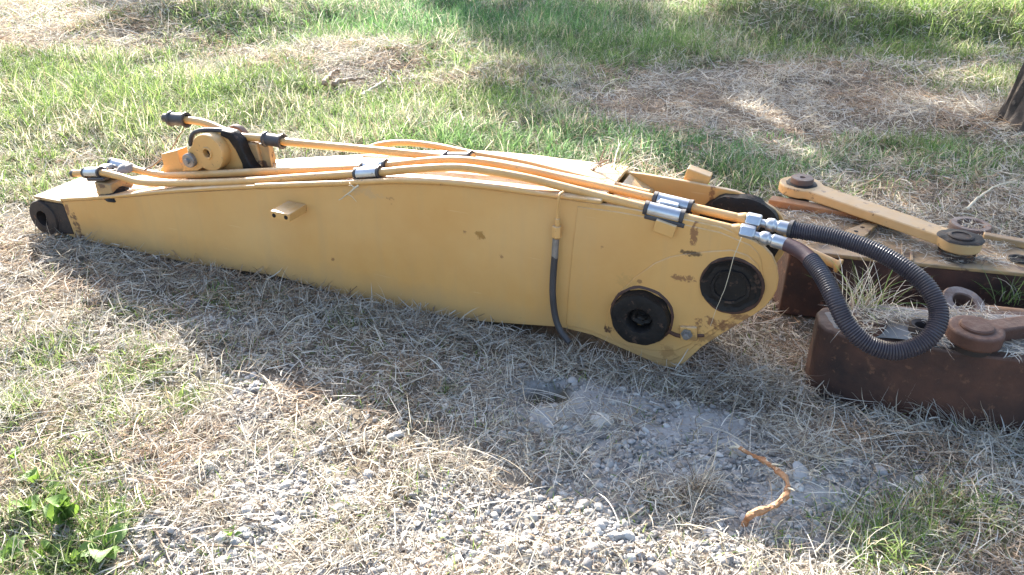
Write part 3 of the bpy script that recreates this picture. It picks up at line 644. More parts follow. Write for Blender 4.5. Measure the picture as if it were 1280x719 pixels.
# lumpy mud layer
gxx = np.arange(1.0, 2.2, .02); mv = []; mf = []
nj = 17
for i, x in enumerate(gxx):
    yf = np.interp(x, [p[0] for p in fr] + [2.2], [p[1] for p in fr] + [1.8]) + .03; yr = np.interp(x, [1.0, 1.12, 1.34, 1.62, 2.3], [2.27, 2.28, 2.225, 2.20, 2.13])
    for j in range(nj):
        y = yf + (yr - yf) * j / (nj - 1); edge = min(j, nj - 1 - j, i, 99) / 2
        z = ctop((x, y)) - .004 + min(1, edge) * (.006 + .018 * float(fbm(np.array([x]), np.array([y]), .12, 61, 3)[0]))
        mv.append((x - 1.5, y - 2.05, z))
for i in range(len(gxx) - 1):
    for j in range(nj - 1): a = i * nj + j; mf.append((a, a + nj, a + nj + 1, a + 1))
to_obj('mud_layer', mv, mf, 'mud', cs, smooth=80)
for (px, py, r, z, nm, mt) in [(1087, 401, .052, .235, 'pin_boss', 'rust'), (1152, 411, .036, .245, 'pin_boss', 'darkcast')]:
    g = G(px, py, z + .01); MB().lathe((g.x - 1.5, g.y - 2.05, z), (0, 0, 1), [(r * .55, .0), (r * .6, .022), (r * .9, .026), (r, .02), (r * 1.05, -.02)], 28, .03, seed=41).build(nm, mt, cs)
# rusty link lying on the casting
kz = .305; k0 = G(1221, 409, kz); k1 = G(1345, 392, kz)
rl = thing('rusty_link', 'rusty forged link with a round pin head lying on the mud topped casting', 'link', (k0.x, k0.y, 0), math.atan2(k1.y - k0.y, k1.x - k0.x))
o_ = []
for k in range(19): a = R(25) + R(310) * k / 18; o_.append((.076 * math.cos(a), .076 * math.sin(a)))
o_ += [(.10, -.032), (.30, -.03), (.30, .03), (.10, .032)]
MB().prism(o_, lambda p: (p[0], p[1], kz - .045), lambda p: (p[0], p[1], kz)).build('link_plate', 'rust', rl, bevel=.008, seg=3)
MB().lathe((0, .0, 0), (0, 0, 1), [(.046, kz - .01), (.046, kz + .006), (.042, kz + .010), (.0, kz + .011)], 30).build('pin', 'rust', rl)
MB().lathe((0, 0, 0), (0, 0, 1), [(.055, .235), (.055, kz - .04)], 26, .02).build('pin_shank', 'darkcast', rl)
# rod with eye between the two machines
e0 = G(1203, 377, .22); e1 = G(1330, 389, .22)
rd = thing('eyed_rod', 'rusty rod with a round eye lying in straw behind the casting', 'rod', (e0.x, e0.y, 0), math.atan2(e1.y - e0.y, e1.x - e0.x))
MB().lathe((0, 0, .20), (.15, -.35, 1), [(.036, -.02), (.036, .022), (.040, .026), (.066, .026), (.070, .02), (.071, -.02), (.036, -.02)], 34, .02, seed=43).build('eye', 'rust_top', rd)
MB().tube([(.06, 0, .19), (.55, 0, .185)], .024, 14).build('rod', 'orange_rust', rd)
MB().lathe((0, 0, -.02), (0, 0, 1), [(.06, 0), (.05, .2)], 14, .05).build('stand', 'rust', rd)

# ------------------------------------------------------------------ tree at the right edge and shade trees up-sun
def leaf_cloud(clusters, n_per, size, seed):
    rg_ = np.random.default_rng(seed); Vs = []; Cs = []
    for (c, r) in clusters:
        N = int(n_per * (r / .7) ** 2); d = rg_.normal(size=(N, 3)); d /= np.linalg.norm(d, axis=1)[:, None]
        P = np.array(c)[None] + d * (r * rg_.uniform(.25, 1, N) ** .6)[:, None] * np.array([1, 1, .75])
        Vs.append(P); g_ = rg_.uniform(.6, 1.2, N)[:, None]; Cs.append(np.array([[.07, .12, .028]]) * g_)
    P = np.concatenate(Vs); C_ = np.concatenate(Cs); N = len(P)
    return ribbons(P, rg_.uniform(0, 6.28, N), rg_.uniform(-1, .6, N), rg_.uniform(-.8, .2, N), rg_.uniform(.7, 1.3, N) * size, rg_.uniform(.45, .6, N) * size, 2, C_, rg_.uniform(-1, 1, N))
def tree(name, label, base, height, r, clusters, seed, size=.13, n_per=420, lean=(0, 0), group=None):
    rn = random.Random(seed); bz = gz(base[0], base[1]) if abs(base[1]) < 12 else 0
    t = thing(name, label, 'tree', (base[0], base[1], bz), 0, group)
    pts = [Vector((lean[0] * h * h / 9 + .04 * math.sin(h * 2), lean[1] * h * h / 9, h)) for h in np.linspace(-.2, height, 14)]
    mb = MB(); P = smooth_path(pts, .05); n_ = 72; vv = []; ff = []
    for i, p in enumerate(P):
        h = p.z; rr = r * (1 - .65 * h / height) * (1 + .2 * math.exp(-max(0, h) / .15))
        for k in range(n_):
            a = 2 * math.pi * k / n_
            j = 1 + .13 * mnoise.noise(Vector((math.cos(a) * 9, math.sin(a) * 9, h * 2.5))) + .06 * mnoise.noise(Vector((math.cos(a) * 22, math.sin(a) * 22, h * 7))) + .06 * math.sin(5 * a + h * 1.3 + seed) + .10 * mnoise.noise(Vector((math.cos(a) * 3, math.sin(a) * 3, h * 1.2 + seed))) * 2 + .09 * (abs(math.sin(7 * a + 2.2 * mnoise.noise(Vector((math.cos(a) * 2, math.sin(a) * 2, h * 2))))) - .5)
            vv.append(p + Vector((math.cos(a), math.sin(a), 0)) * rr * j)
    for i in range(len(P) - 1):
        for k in range(n_): ff.append((i * n_ + k, i * n_ + (k + 1) % n_, (i + 1) * n_ + (k + 1) % n_, (i + 1) * n_ + k))
    MB().add(vv, ff).build('trunk', 'bark', t, smooth=60)
    for (c, cr) in clusters:                              # a limb to each leaf mass
        e = Vector(c) - t.location; hh = max(height * .35, min(height * .95, e.z - 1.0 - rn.random()))
        s_ = min(P, key=lambda q_: abs(q_.z - hh)); m_ = s_.lerp(e, .5) + Vector((rn.uniform(-.3, .3), rn.uniform(-.3, .3), .3))
        MB().tube([s_, m_, e], lambda t_: (.06 * (1 - .7 * t_)) * max(.6, r / .2), 8, .3).build('limb', 'bark', t)
    ob = frombuf('crown', *leaf_cloud([((c[0] - base[0], c[1] - base[1], c[2] - bz), cr) for c, cr in clusters], n_per, size, seed)[:3], 'treeleaf',
                 leaf_cloud([((c[0], c[1], c[2]), cr) for c, cr in clusters], n_per, size, seed)[3], smooth=False)
    ob.parent = t; return t
def sh(x, y, h): return (x - .60 * h, y + 1.75 * h, h)     # a point that shades (x,y)
tree('edge_tree', 'rough barked tree trunk leaning at the right edge of the grass', (3.29, 4.90), 4.2, .20, [((3.6, 5.2, 4.3), .9), ((4.2, 4.5, 4.0), .8), ((3.3, 5.2, 4.9), .8)], 5, lean=(.02, 0))
# crown masses above the meadow beyond the frame, standing where the photograph's shade says they stand
rt_ = random.Random(77)
def canopy(x0, x1, y0, y1, h0, h1, step, r, keep_=.93, holes=()):
    out = []; y_ = y0; row = 0
    while y_ <= y1:
        x_ = x0 + (row % 2) * step * .5
        while x_ <= x1:
            xx, yy = x_ + rt_.uniform(-.2, .2) * step, y_ + rt_.uniform(-.25, .25) * step
            left = np.interp(yy, [2.6, 3.2, 3.7, 4.3, 4.9, 7.3, 9.0], [1.55, 1.5, 1.35, .95, .35, -.25, -.6])
            if xx > left and rt_.random() < keep_ and all(math.hypot((xx - hx), (yy - hy) * .6) > hr for hx, hy, hr in holes):
                out.append((sh(xx, yy, rt_.uniform(h0, h1)), r * rt_.uniform(.8, 1.2)))
            x_ += step
        y_ += step * 1.45; row += 1
    return out
GA = canopy(.2, 4.6, 3.0, 7.0, 6.3, 7.6, .80, .50, .95, [(1.55, 5.9, .26)])
tree('shade_tree', 'leafy tree beyond the top of the frame that shades the grass behind the arm', (-2.4, 17.2), 6.2, .24, GA, 8, size=.13, n_per=950)
GB = [(sh(1.45, 1.95, 7.6), .42), (sh(2.1, 2.2, 7.2), .6), (sh(1.25, 1.55, 8.2), .36), (sh(1.8, 1.45, 8.2), .42), (sh(1.30, 2.35, 7.9), .30), (sh(1.75, 2.75, 7.6), .45), (sh(2.5, 1.6, 7.8), .5), (sh(.97, 2.5, 7.9), .30), (sh(1.12, 2.78, 7.7), .30), (sh(1.02, 2.18, 8.1), .28), (sh(1.35, 3.0, 7.6), .32), (sh(1.05, 2.0, 8.2), .25)]
tree('shade_tree', 'tall leafy tree further right that shades the rusty casting', (-1.3, 15.2), 6.6, .20, GB, 9, size=.12, n_per=750)
GC = canopy(-.6, 3.6, 7.4, 11.5, 7.4, 8.6, 1.0, .62, .9, [(2.9, 8.4, .5)]) + [(sh(-2.6, 9.4, 7.0), .6), (sh(-3.6, 8.6, 7.6), .6), (sh(-1.4, 10.4, 7.2), .7), (sh(-4.3, 9.8, 7), .7), (sh(-2.9, 8.3, 7.7), .35)]
tree('shade_tree', 'leafy tree farthest left beyond the frame that shades the long green grass', (-5.0, 22.0), 6.4, .26, GC, 10, size=.15, n_per=800)

# ------------------------------------------------------------------ ground cover
def scatter(N, r0, r1, pw, half=R(47), seed=0):
    rg_ = np.random.default_rng(seed); u = rg_.random(N); k = 1 - pw
    r = (r0 ** k + u * (r1 ** k - r0 ** k)) ** (1 / k); a = rg_.uniform(-half, half, N)
    return r * np.sin(a), r * np.cos(a), r, rg_
def inside(x, y):
    lx, ly = arm_local(x, y)
    m_ = (lx > -.12) & (lx < 2.80) & (ly > -.004) & (ly < .34)
    def poly(pts):
        c = np.zeros(len(x), bool); j = len(pts) - 1
        for i in range(len(pts)):
            xi, yi = pts[i]; xj, yj = pts[j]
            c ^= ((yi > y) != (yj > y)) & (x < (xj - xi) * (y - yi) / (yj - yi + 1e-12) + xi); j = i
        return c
    return m_ | poly(C1) | poly(A1)
STRAW = np.array([[.59, .53, .43], [.69, .64, .55], [.52, .455, .35], [.38, .31, .23], [.63, .59, .52], [.55, .52, .47], [.24, .19, .155]])
GREEN = np.array([[.19, .28, .07], [.26, .35, .10], [.14, .22, .06], [.32, .38, .15], [.11, .18, .06]])
def pick(pal, n_, rg_, jit=.18): return pal[rg_.integers(0, len(pal), n_)] * rg_.uniform(1 - jit, 1 + jit, (n_, 1))
# dry straw litter
x, y, r, g_ = scatter(330000, 1.15, 11.5, .35, seed=1)
gm = green_mask(x, y); gv = gravel_mask(x, y); cm = clay_mask(x, y)
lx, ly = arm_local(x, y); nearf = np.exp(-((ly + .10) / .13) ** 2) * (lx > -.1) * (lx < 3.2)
nearr = blob(x, y, (1.2, 1.85), .7, .22) + blob(x, y, (.9, 2.15), .25, .25)
clump = fbm(x, y, .16, 51, 3)
mound = sum(blob(x, y, c, rx, ry) for c, rx, ry, a in MOUND)
prob = np.clip((.85 - .55 * gm) * (.25 + 1.6 * sstep(.35, .65, clump)) + .9 * nearf + .6 * nearr + .35 * mound, 0, 1) * np.clip(1 - .76 * gv - .75 * cm * (clump < .6), .06, 1) * (1 - blob(x, y, (.115, 2.10), .07, .055) > .45)
keep = (g_.random(len(x)) < prob) & ~inside(x, y)
x, y, r, lx, ly, nearf, nearr, gm, mound = [q_[keep] for q_ in (x, y, r, lx, ly, nearf, nearr, gm, mound)]; N = len(x)
sz = .75 + .13 * r
z = ground_h(x, y) + g_.uniform(-.004, .018, N) * sz + g_.random(N) ** 2 * (.05 * nearf + .04 * nearr + .05 * np.clip(mound, 0, 1))
Lh = g_.uniform(.025, .11, N) * sz * (1 - .35 * np.clip(gravel_mask(x, y), 0, 1))
C_ = pick(STRAW, N, g_); brown = (fbm(x, y, .35, 71, 3) > .56)[:, None]; C_ = np.where(brown & (g_.random((N, 1)) < .6), C_ * np.array([[.82, .68, .58]]), C_)
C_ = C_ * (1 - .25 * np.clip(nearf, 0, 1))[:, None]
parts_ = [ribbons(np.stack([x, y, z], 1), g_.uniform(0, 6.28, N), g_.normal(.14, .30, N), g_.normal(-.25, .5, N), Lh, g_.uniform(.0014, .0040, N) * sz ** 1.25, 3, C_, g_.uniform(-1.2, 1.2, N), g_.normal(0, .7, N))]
x5, y5, r5, g5 = scatter(230000, 1.15, 7.0, .6, seed=31)
kp = (g5.random(len(x5)) < np.clip(.25 + 1.2 * sstep(.4, .65, fbm(x5, y5, .11, 58, 3)) - .6 * green_mask(x5, y5) - .45 * clay_mask(x5, y5) - .55 * gravel_mask(x5, y5), .03, 1) * (blob(x5, y5, (.115, 2.10), .08, .06) < .35)) & ~inside(x5, y5); x5, y5, r5 = x5[kp], y5[kp], r5[kp]; n_ = len(x5)
parts_.append(ribbons(np.stack([x5, y5, ground_h(x5, y5) + g5.uniform(0, .012, n_)], 1), g5.uniform(0, 6.28, n_), g5.normal(.08, .35, n_), np.zeros(n_), g5.uniform(.012, .04, n_), g5.uniform(.002, .0065, n_), 1, pick(STRAW, n_, g5) * g5.uniform(.75, 1.1, (n_, 1)), g5.uniform(-1.0, 1.0, n_)))
# standing dry stalks
xs, ys, rs, g2 = scatter(60000, 1.2, 11.0, .5, seed=2)
cl2 = fbm(xs, ys, .3, 52, 3); kp = (g2.random(len(xs)) < np.clip(sstep(.45, .7, cl2) * .8 + .5 * blob(xs, ys, (1.25, 1.8), .6, .2), 0, 1) * (1 - gravel_mask(xs, ys))) & ~inside(xs, ys)
xs, ys, rs = xs[kp], ys[kp], rs[kp]; n_ = len(xs); s2 = .75 + .13 * rs
parts_.append(ribbons(np.stack([xs, ys, ground_h(xs, ys)], 1), g2.uniform(0, 6.28, n_), g2.uniform(.4, 1.4, n_), g2.normal(-.9, .6, n_), g2.uniform(.05, .16, n_) * s2, g2.uniform(.001, .002, n_) * s2 ** 1.3, 4, pick(STRAW, n_, g2), g2.uniform(-.6, .6, n_), g2.normal(0, .5, n_)))
g7 = np.random.default_rng(66); n_ = 5200; lxx = g7.uniform(-.05, 2.85, n_); lyy = -g7.uniform(.004, .11, n_) * (1 + 1.2 * (lxx > 2.5) * g7.random(n_))
kq = fbm(lxx, lyy * 0, .22, 15, 3) > .40; lxx, lyy = lxx[kq], lyy[kq]; n_ = len(lxx)
wx = AO.x + AX.x * lxx + AY.x * lyy; wy = AO.y + AX.y * lxx + AY.y * lyy
parts_.append(ribbons(np.stack([wx, wy, ground_h(wx, wy)], 1), g7.uniform(0, 6.28, n_), g7.uniform(.1, 1.0, n_), g7.normal(-.6, .5, n_), g7.uniform(.03, .10, n_), g7.uniform(.0015, .003, n_), 3, pick(STRAW, n_, g7), g7.uniform(-.8, .8, n_), g7.normal(0, .5, n_)))
xs, ys, rs, g2 = scatter(5000, 1.2, 6.0, .6, seed=12)
kp = (g2.random(len(xs)) < np.clip(.45 + .5 * (fbm(xs, ys, .35, 57, 3) > .5) - .6 * green_mask(xs, ys), 0, 1)) & ~inside(xs, ys); xs, ys, rs = xs[kp], ys[kp], rs[kp]; n_ = len(xs)
C_ = pick(STRAW[:5], n_, g2) * 1.08
parts_.append(ribbons(np.stack([xs, ys, ground_h(xs, ys) + g2.uniform(.005, .03, n_)], 1), g2.uniform(0, 6.28, n_), g2.uniform(.0, .45, n_), g2.normal(-.6, .35, n_), g2.uniform(.08, .20, n_), g2.uniform(.0015, .0034, n_), 6, C_, g2.uniform(-.8, .8, n_), g2.normal(0, .35, n_)))
straw = frombuf('dry_straw', *[q_ for q_ in merge(parts_)][:3], 'straw', merge(parts_)[3], smooth=False, kind='stuff')
# green grass
x, y, r, g_ = scatter(480000, 1.15, 11.8, .15, seed=3)
gm = green_mask(x, y); tuft = fbm(x, y, .13, 53, 3)
prob = np.clip(gm * (.15 + 1.9 * sstep(.38, .66, tuft)) + .02 * (tuft > .6), 0, 1) * (1 - .6 * clay_mask(x, y)) * (1 - .5 * gravel_mask(x, y))
keep = (g_.random(len(x)) < prob) & ~inside(x, y); x, y, r, gm, tuft = [q_[keep] for q_ in (x, y, r, gm, tuft)]; N = len(x)
longg = np.clip(blob(x, y, G(600, 30), 2.2, 1.5) + blob(x, y, G(70, 125), 1.2, .8) * .8 + blob(x, y, G(1230, 40), 1.5, 1.2) * .6, 0, 1)
Lh = g_.uniform(.035, .10, N) * (.45 + .8 * gm) * (1 + 1.0 * longg + .5 * (r > 4)); sz = .8 + .16 * r
dryish = g_.random(N) < np.clip(.34 - .2 * longg + 1.2 * (fbm(x, y, .5, 91, 3) - .5), .05, .9); C_ = pick(GREEN, N, g_, .25)
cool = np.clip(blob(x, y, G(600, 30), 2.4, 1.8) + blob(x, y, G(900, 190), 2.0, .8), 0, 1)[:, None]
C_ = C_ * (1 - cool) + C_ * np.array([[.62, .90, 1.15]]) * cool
C_ = C_ * (.62 + .75 * fbm(x, y, .45, 97, 3))[:, None]
C_[dryish] = pick(STRAW, int(dryish.sum()), g_) * np.array([[.98, 1.0, .85]])
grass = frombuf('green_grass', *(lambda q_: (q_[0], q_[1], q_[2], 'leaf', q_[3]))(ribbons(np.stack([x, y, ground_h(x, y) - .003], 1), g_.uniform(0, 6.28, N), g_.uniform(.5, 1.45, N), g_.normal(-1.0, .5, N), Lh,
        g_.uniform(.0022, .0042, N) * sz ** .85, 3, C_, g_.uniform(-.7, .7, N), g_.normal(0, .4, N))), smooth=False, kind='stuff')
# gravel
def ico(sub):
    import bmesh
    b_ = bmesh.new(); bmesh.ops.create_icosphere(b_, subdivisions=sub, radius=1); v_ = np.array([v.co[:] for v in b_.verts]); f_ = np.array([[v.index for v in f.verts] for f in b_.faces]); b_.free(); return v_, f_
def rough_stones(x, y, z, rad, C_, sub, g_, flat=(.45, .8)):
    v0, f0 = ico(sub); N = len(x); nv = len(v0)
    V = np.repeat(v0[None], N, 0)
    for _ in range(7):                                   # chop flats off each stone
        d = g_.normal(size=(N, 3)); d /= np.linalg.norm(d, axis=1)[:, None]; t = g_.uniform(.55, .9, N)
        k = np.maximum(0, np.einsum('nvi,ni->nv', V, d) - t[:, None]); V = V - k[:, :, None] * d[:, None]
    sc = np.stack([g_.uniform(.8, 1.35, N), g_.uniform(.7, 1.0, N), g_.uniform(*flat, N)], 1) * rad[:, None]
    V = V * sc[:, None]; a = g_.uniform(0, 6.28, N); ca, sa = np.cos(a)[:, None], np.sin(a)[:, None]; ti = g_.normal(0, .25, N)[:, None]
    X_ = V[:, :, 0] * ca - V[:, :, 1] * sa; Y_ = V[:, :, 0] * sa + V[:, :, 1] * ca; Z_ = V[:, :, 2] + ti * V[:, :, 0]
    V = np.stack([X_ + x[:, None], Y_ + y[:, None], Z_ + z[:, None]], 2).reshape(-1, 3)
    F = (f0[None] + (np.arange(N) * nv)[:, None, None]).reshape(-1)
    return V, F, np.arange(len(F) // 3) * 3, np.repeat(C_, nv, 0)
SP = np.array([[.38, .36, .335], [.46, .445, .42], [.31, .295, .28], [.54, .525, .49], [.36, .32, .275], [.22, .21, .20]])
ps = []
for n_, sub, lo_, hi_, sd in ((70000, 1, .003, .009, 4), (9500, 2, .007, .018, 5)):
    x, y, r, g_ = scatter(n_, 1.15, 5.0, .95, seed=sd); p_ = np.clip(gravel_mask(x, y) ** 1.1 + .035 + .35 * clay_mask(x, y), 0, 1) * (blob(x, y, (.115, 2.10), .08, .06) < .35)
    keep = (g_.random(len(x)) < p_) & ~inside(x, y) ; x, y = x[keep], y[keep]; n2 = len(x)
    rad = lo_ + (hi_ - lo_) * g_.random(n2) ** 1.8
    ps.append(rough_stones(x, y, ground_h(x, y) + rad * .12, rad, pick(SP, n2, g_), sub, g_))
Vg, Lg, Sg, Cg = merge(ps)
frombuf('gravel', Vg, Lg, Sg, 'gravel', Cg, smooth=False, kind='stuff')
# straw and dirt lying on the machines
def debris(name, label_pts, n_, zf, seed, spread, L_=(.02, .07), up=.01):
    g_ = np.random.default_rng(seed); P = []
    for i in range(n_):
        c = label_pts[g_.integers(len(label_pts))]; P.append((c[0] + g_.normal(0, spread), c[1] + g_.normal(0, spread * .6), c[2] + g_.uniform(0, up)))
    P = np.array(P)
    q_ = ribbons(P, g_.uniform(0, 6.28, n_), g_.normal(.02, .12, n_), g_.normal(-.1, .3, n_), g_.uniform(*L_, n_), g_.uniform(.0015, .003, n_), 3, pick(STRAW, n_, g_), g_.uniform(-1, 1, n_), g_.normal(0, .7, n_))
    return frombuf(name, q_[0], q_[1], q_[2], 'straw', q_[3], smooth=False, kind='stuff')
debris('straw_litter', [G(*p, .25) for p in [(1000, 275), (1030, 285), (1060, 275), (1110, 292), (1100, 285), (1040, 270), (1125, 300), (1235, 300), (1250, 308), (990, 268), (1010, 290), (1075, 300), (1150, 312), (1190, 322), (1240, 325), (1020, 300)]], 1800, None, 21, .035)
debris('straw_litter', [G(*p, .255) for p in [(1090, 395), (1110, 400), (1200, 393), (1230, 395), (1180, 400), (1075, 400), (1262, 412), (1130, 396), (1165, 425), (1085, 412), (1240, 425), (1272, 440)]], 850, None, 22, .03, (.02, .08), .02)
debris('straw_litter', [tuple(AW(AL(*p))) for p in [(455, 228, .01), (480, 226, .04), (500, 224, .05), (740, 212, .25), (755, 211, .22), (530, 222, .1), (150, 215, .12), (620, 230, .06)]], 240, None, 23, .03, (.015, .05), .015)
gc = G(1214, 285, .285); debris('straw_litter', [(rp.x, rp.y, .24)], 90, None, 24, .02, (.03, .08), .02)

# ------------------------------------------------------------------ individual small things
def stone(px, py, r, mat, label, seed, flat=.6, group=None, rz=None):
    g_ = np.random.default_rng(seed); V, F, St_, _ = rough_stones(np.zeros(1), np.zeros(1), np.zeros(1), np.array([r]), np.zeros((1, 3)), 3, g_, (flat, flat + .01))
    p = GG(px, py); me = bpy.data.meshes.new('stone'); me.from_pydata([tuple(v) for v in V], [], [tuple(F[i * 3:i * 3 + 3]) for i in range(len(F) // 3)])
    me.materials.append(M[mat]); me.polygons.foreach_set('use_smooth', [True] * len(me.polygons)); me.set_sharp_from_angle(angle=R(28))
    ob = bpy.data.objects.new('stone', me); COL.objects.link(ob); ob.location = (p.x, p.y, p.z + r * flat * .4); return tag(ob, label, 'stone', group)
for i, a in enumerate([
    (299, 611, .017, 'whitestone', 'pale rounded stone standing out on the sunlit gravel at lower left', .75),
    (242, 381, .026, 'darkstone', 'dark rounded stone in the arm shadow near the left of the picture', .55),
    (690, 462, .013, 'whitestone', 'small white pebble in the straw below the short black hose', .6),
    (752, 527, .042, 'whitestone', 'pale flat slab lying on the shaded clay in front of the arm', .22),
    (716, 478, .018, 'stone', 'grey stone beside the small dark pit in front of the arm', .6),
    (1026, 682, .036, 'darkstone', 'flat blue grey stone below the bent orange root', .3),
    (1002, 598, .040, 'stone', 'broad flat grey stone right of the bent orange root', .3),
    (1101, 590, .024, 'stone', 'grey stone upright in shaded straw below the rusty casting', .5),
    (1152, 601, .022, 'whitestone', 'pale flat stone in the shaded straw farther right', .3),
    (1180, 614, .018, 'stone', 'grey flat stone near the right edge in the straw', .4),
    (462, 699, .016, 'darkstone', 'dark grey stone at the bottom edge left of centre', .6),
    (488, 549, .018, 'stone', 'grey stone half buried in straw left of centre', .5),
    (425, 636, .016, 'stone', 'angular grey stone in the lower left gravel', .6),
    (355, 664, .018, 'stone', 'grey wedge shaped stone right of the leafy weed', .5),
    (195, 646, .017, 'darkstone', 'dark stone just right of the leafy weed', .6),
    (215, 663, .015, 'stone', 'small stone below the dark stone near the weed', .6),
    (246, 661, .017, 'darkstone', 'dark angular stone in the lower left gravel', .55),
    (845, 631, .014, 'whitestone', 'white pebble left of the bent orange root', .7),
    (847, 644, .013, 'whitestone', 'lower white pebble left of the bent orange root', .7),
    (300, 497, .015, 'darkstone', 'dark stone in the upper patch of gravel on the left', .6),
    (318, 490, .015, 'darkstone', 'dark blocky stone at the top of the left gravel patch', .7),
    (1020, 578, .022, 'darkstone', 'dark stone in shade just above the flat grey slab', .6),
    (215, 351, .016, 'whitestone', 'pale flat stone in the arm shadow above the dark stone', .4),
    (570, 700, .016, 'stone', 'grey stone at the bottom edge near the centre', .6)]):
    stone(a[0], a[1], a[2], a[3], a[4], 100 + i, a[5])
rs = random.Random(5)
zones = [((330, 650), 90, 45, 'loose stones of the lower left gravel patch', 'loose grey stone in the lower left gravel', 34),
         ((600, 670), 110, 35, 'loose stones of the bottom centre gravel', 'loose grey stone in straw at bottom centre', 22),
         ((800, 560), 95, 35, 'loose stones on the shaded clay', 'loose grey stone on the shaded clay patch', 26),
         ((310, 495), 28, 28, 'loose stones of the upper left gravel patch', 'loose stone in the gravel below the arm shadow', 14),
         ((850, 680), 90, 25, 'loose stones below the bent root', 'loose pale stone in gravel below the bent root', 20)]
k_ = 0
for (c, rx, ry, grp, lab, n_) in zones:
    for i in range(n_):
        a = rs.gauss(0, .55), rs.gauss(0, .55)
        mt_ = rs.choice(['stone', 'stone', 'darkstone', 'whitestone']); tone = {'stone': 'mid grey', 'darkstone': 'dark grey', 'whitestone': 'pale'}[mt_]
        side = ('left' if a[0] < -.35 else 'right' if a[0] > .35 else 'middle'); dep = ('far' if a[1] < 0 else 'near')
        stone(c[0] + a[0] * rx, min(712, c[1] + a[1] * ry), rs.uniform(.009, .016), mt_, lab.replace('loose grey', 'loose').replace('loose pale', 'loose').replace('loose', tone + ' loose', 1) + ', ' + dep + ' ' + side, 300 + k_, rs.uniform(.4, .75), grp); k_ += 1
# bent orange root
rt = [(923, 559, .05), (932, 564, .06), (948, 572, .08), (962, 581, .09), (975, 591, .10), (983, 601, .10), (985, 612, .095), (979, 623, .085), (966, 633, .075), (948, 640, .065), (936, 646, .05), (931, 655, .02)]
# the root arches up from the ground: heights above it are the third number
RP = [G(px, py, z_) for px, py, z_ in rt]; o0 = Vector((RP[-1].x, RP[-1].y, 0))
ro = thing('bent_root', 'bent splintered orange root sticking up from the gravel at lower right', 'root', o0)
P = smooth_path([p - o0 for p in RP], .008)
P = [p + Vector((.0025 * mnoise.noise(p * 60), .0025 * mnoise.noise(p * 60 + Vector((9, 0, 0))), .0025 * mnoise.noise(p * 60 + Vector((0, 9, 0))))) for p in P]
rb_ = MB().tube(P, lambda t: .0045 + .0048 * t + .0016 * math.sin(t * 31) + .001 * math.sin(t * 77), 14)
rb_.v = [v_ + Vector((mnoise.noise(v_ * 190), mnoise.noise(v_ * 190 + Vector((7, 0, 0))), mnoise.noise(v_ * 190 + Vector((0, 7, 0))))) * .0034 for v_ in rb_.v]
rb_.build('root_body', 'root', ro, smooth=25)
for i, (dx_, dz_) in enumerate([(-.03, .004), (-.024, -.008), (-.018, .012)]):
    MB().tube([P[2], P[0] + Vector((dx_ * .5, .004 * i, dz_ * .6)), P[0] + Vector((dx_, .01 * i - .008, dz_))], lambda t: .004 * (1 - .75 * t), 6, .006).build('splinter', 'pale_twig', ro)
for i in (18, 30, 38):
    if i < len(P) - 4: MB().tube([P[i] + Vector((0, 0, .006)), P[i + 1] + Vector((.008, -.004, .013)), P[i + 2] + Vector((.018, -.004, .014))], lambda t: .003 * (1 - .8 * t), 6).build('splinter', 'pale_twig', ro)
def twig(pts, r, mat, label, seed=0, forks=(), lift=.012, name='twig', cat='twig', world=None):
    PW = world or [GG(px, py, lift) for px, py in pts]; o0 = PW[0].copy(); P = smooth_path([p - o0 for p in PW], .02)
    rn = random.Random(seed); P = [p + Vector([rn.uniform(-1, 1) * r * .5 for _ in range(3)]) for p in P]
    mb = MB().tube(P, lambda t: r * (1 - .6 * t), 7)
    for f in forks:
        a = P[int(f[0] * (len(P) - 1))]; b_ = a + Vector(f[1]); mb.tube([a, a.lerp(b_, .5) + Vector((0, 0, .006)), b_], lambda t: r * .6 * (1 - .7 * t), 5)
    ob = mb.build(name, mat, None, smooth=60); ob.location = o0; return tag(ob, label, cat)
twig([(124, 638), (150, 661), (176, 700)], .003, 'pale_twig', 'thin straight dry stalk crossing the leafy weed', 1)
twig([(190, 655), (203, 680), (215, 705)], .004, 'twig', 'short brown stick in the lower left gravel', 2)
twig([(234, 684), (290, 683), (370, 690)], .0028, 'twig', 'thin brown stick lying level along the lower left gravel', 3)
twig([(330, 470), (345, 492), (352, 515)], .004, 'pale_twig', 'pale bent stick beside the upper left gravel patch', 4)
twig([(306, 465), (318, 430), (335, 412)], .003, 'twig', 'curved dry stick at the shadow edge left of centre', 5)
twig([(372, 500), (370, 540), (378, 570)], .0025, 'pale_twig', 'long pale stalk leaning in the sunlit straw left of centre', 6)
twig([(152, 329), (200, 322), (262, 333), (290, 335)], .005, 'twig', 'dark stick lying along the foot of the arm', 7)
twig([(880, 600), (893, 575), (898, 540)], .002, 'pale_twig', 'tall bare pale stalk left of the bent orange root', 8, lift=.03)
twig([(876, 608), (884, 580), (893, 567)], .0022, 'pale_twig', 'shorter bare pale stalk left of the bent orange root', 9, lift=.02)
twig([(985, 560), (1020, 572), (1050, 575), (1078, 570)], .002, 'pale_twig', 'forked pale stalk right of the bent orange root', 10, [(.4, (.03, .04, .03)), (.6, (-.01, -.05, .02))], lift=.03)
twig([(1020, 690), (1052, 655), (1080, 610)], .0025, 'pale_twig', 'long pale stalk leaning across the lower right straw', 11, lift=.02)
twig([(930, 455), (960, 470), (1000, 474)], .002, 'pale_twig', 'pale straw stalk in the shade right of the arm tip', 12)
twig([(405, 104), (415, 92), (424, 86)], .02, 'twig', 'short dark stick upright in the hay heap behind the arm', 13, lift=.08)
twig([(415, 105), (435, 100), (455, 97)], .022, 'twig', 'dark stick lying in the hay heap behind the arm', 14, lift=.06)
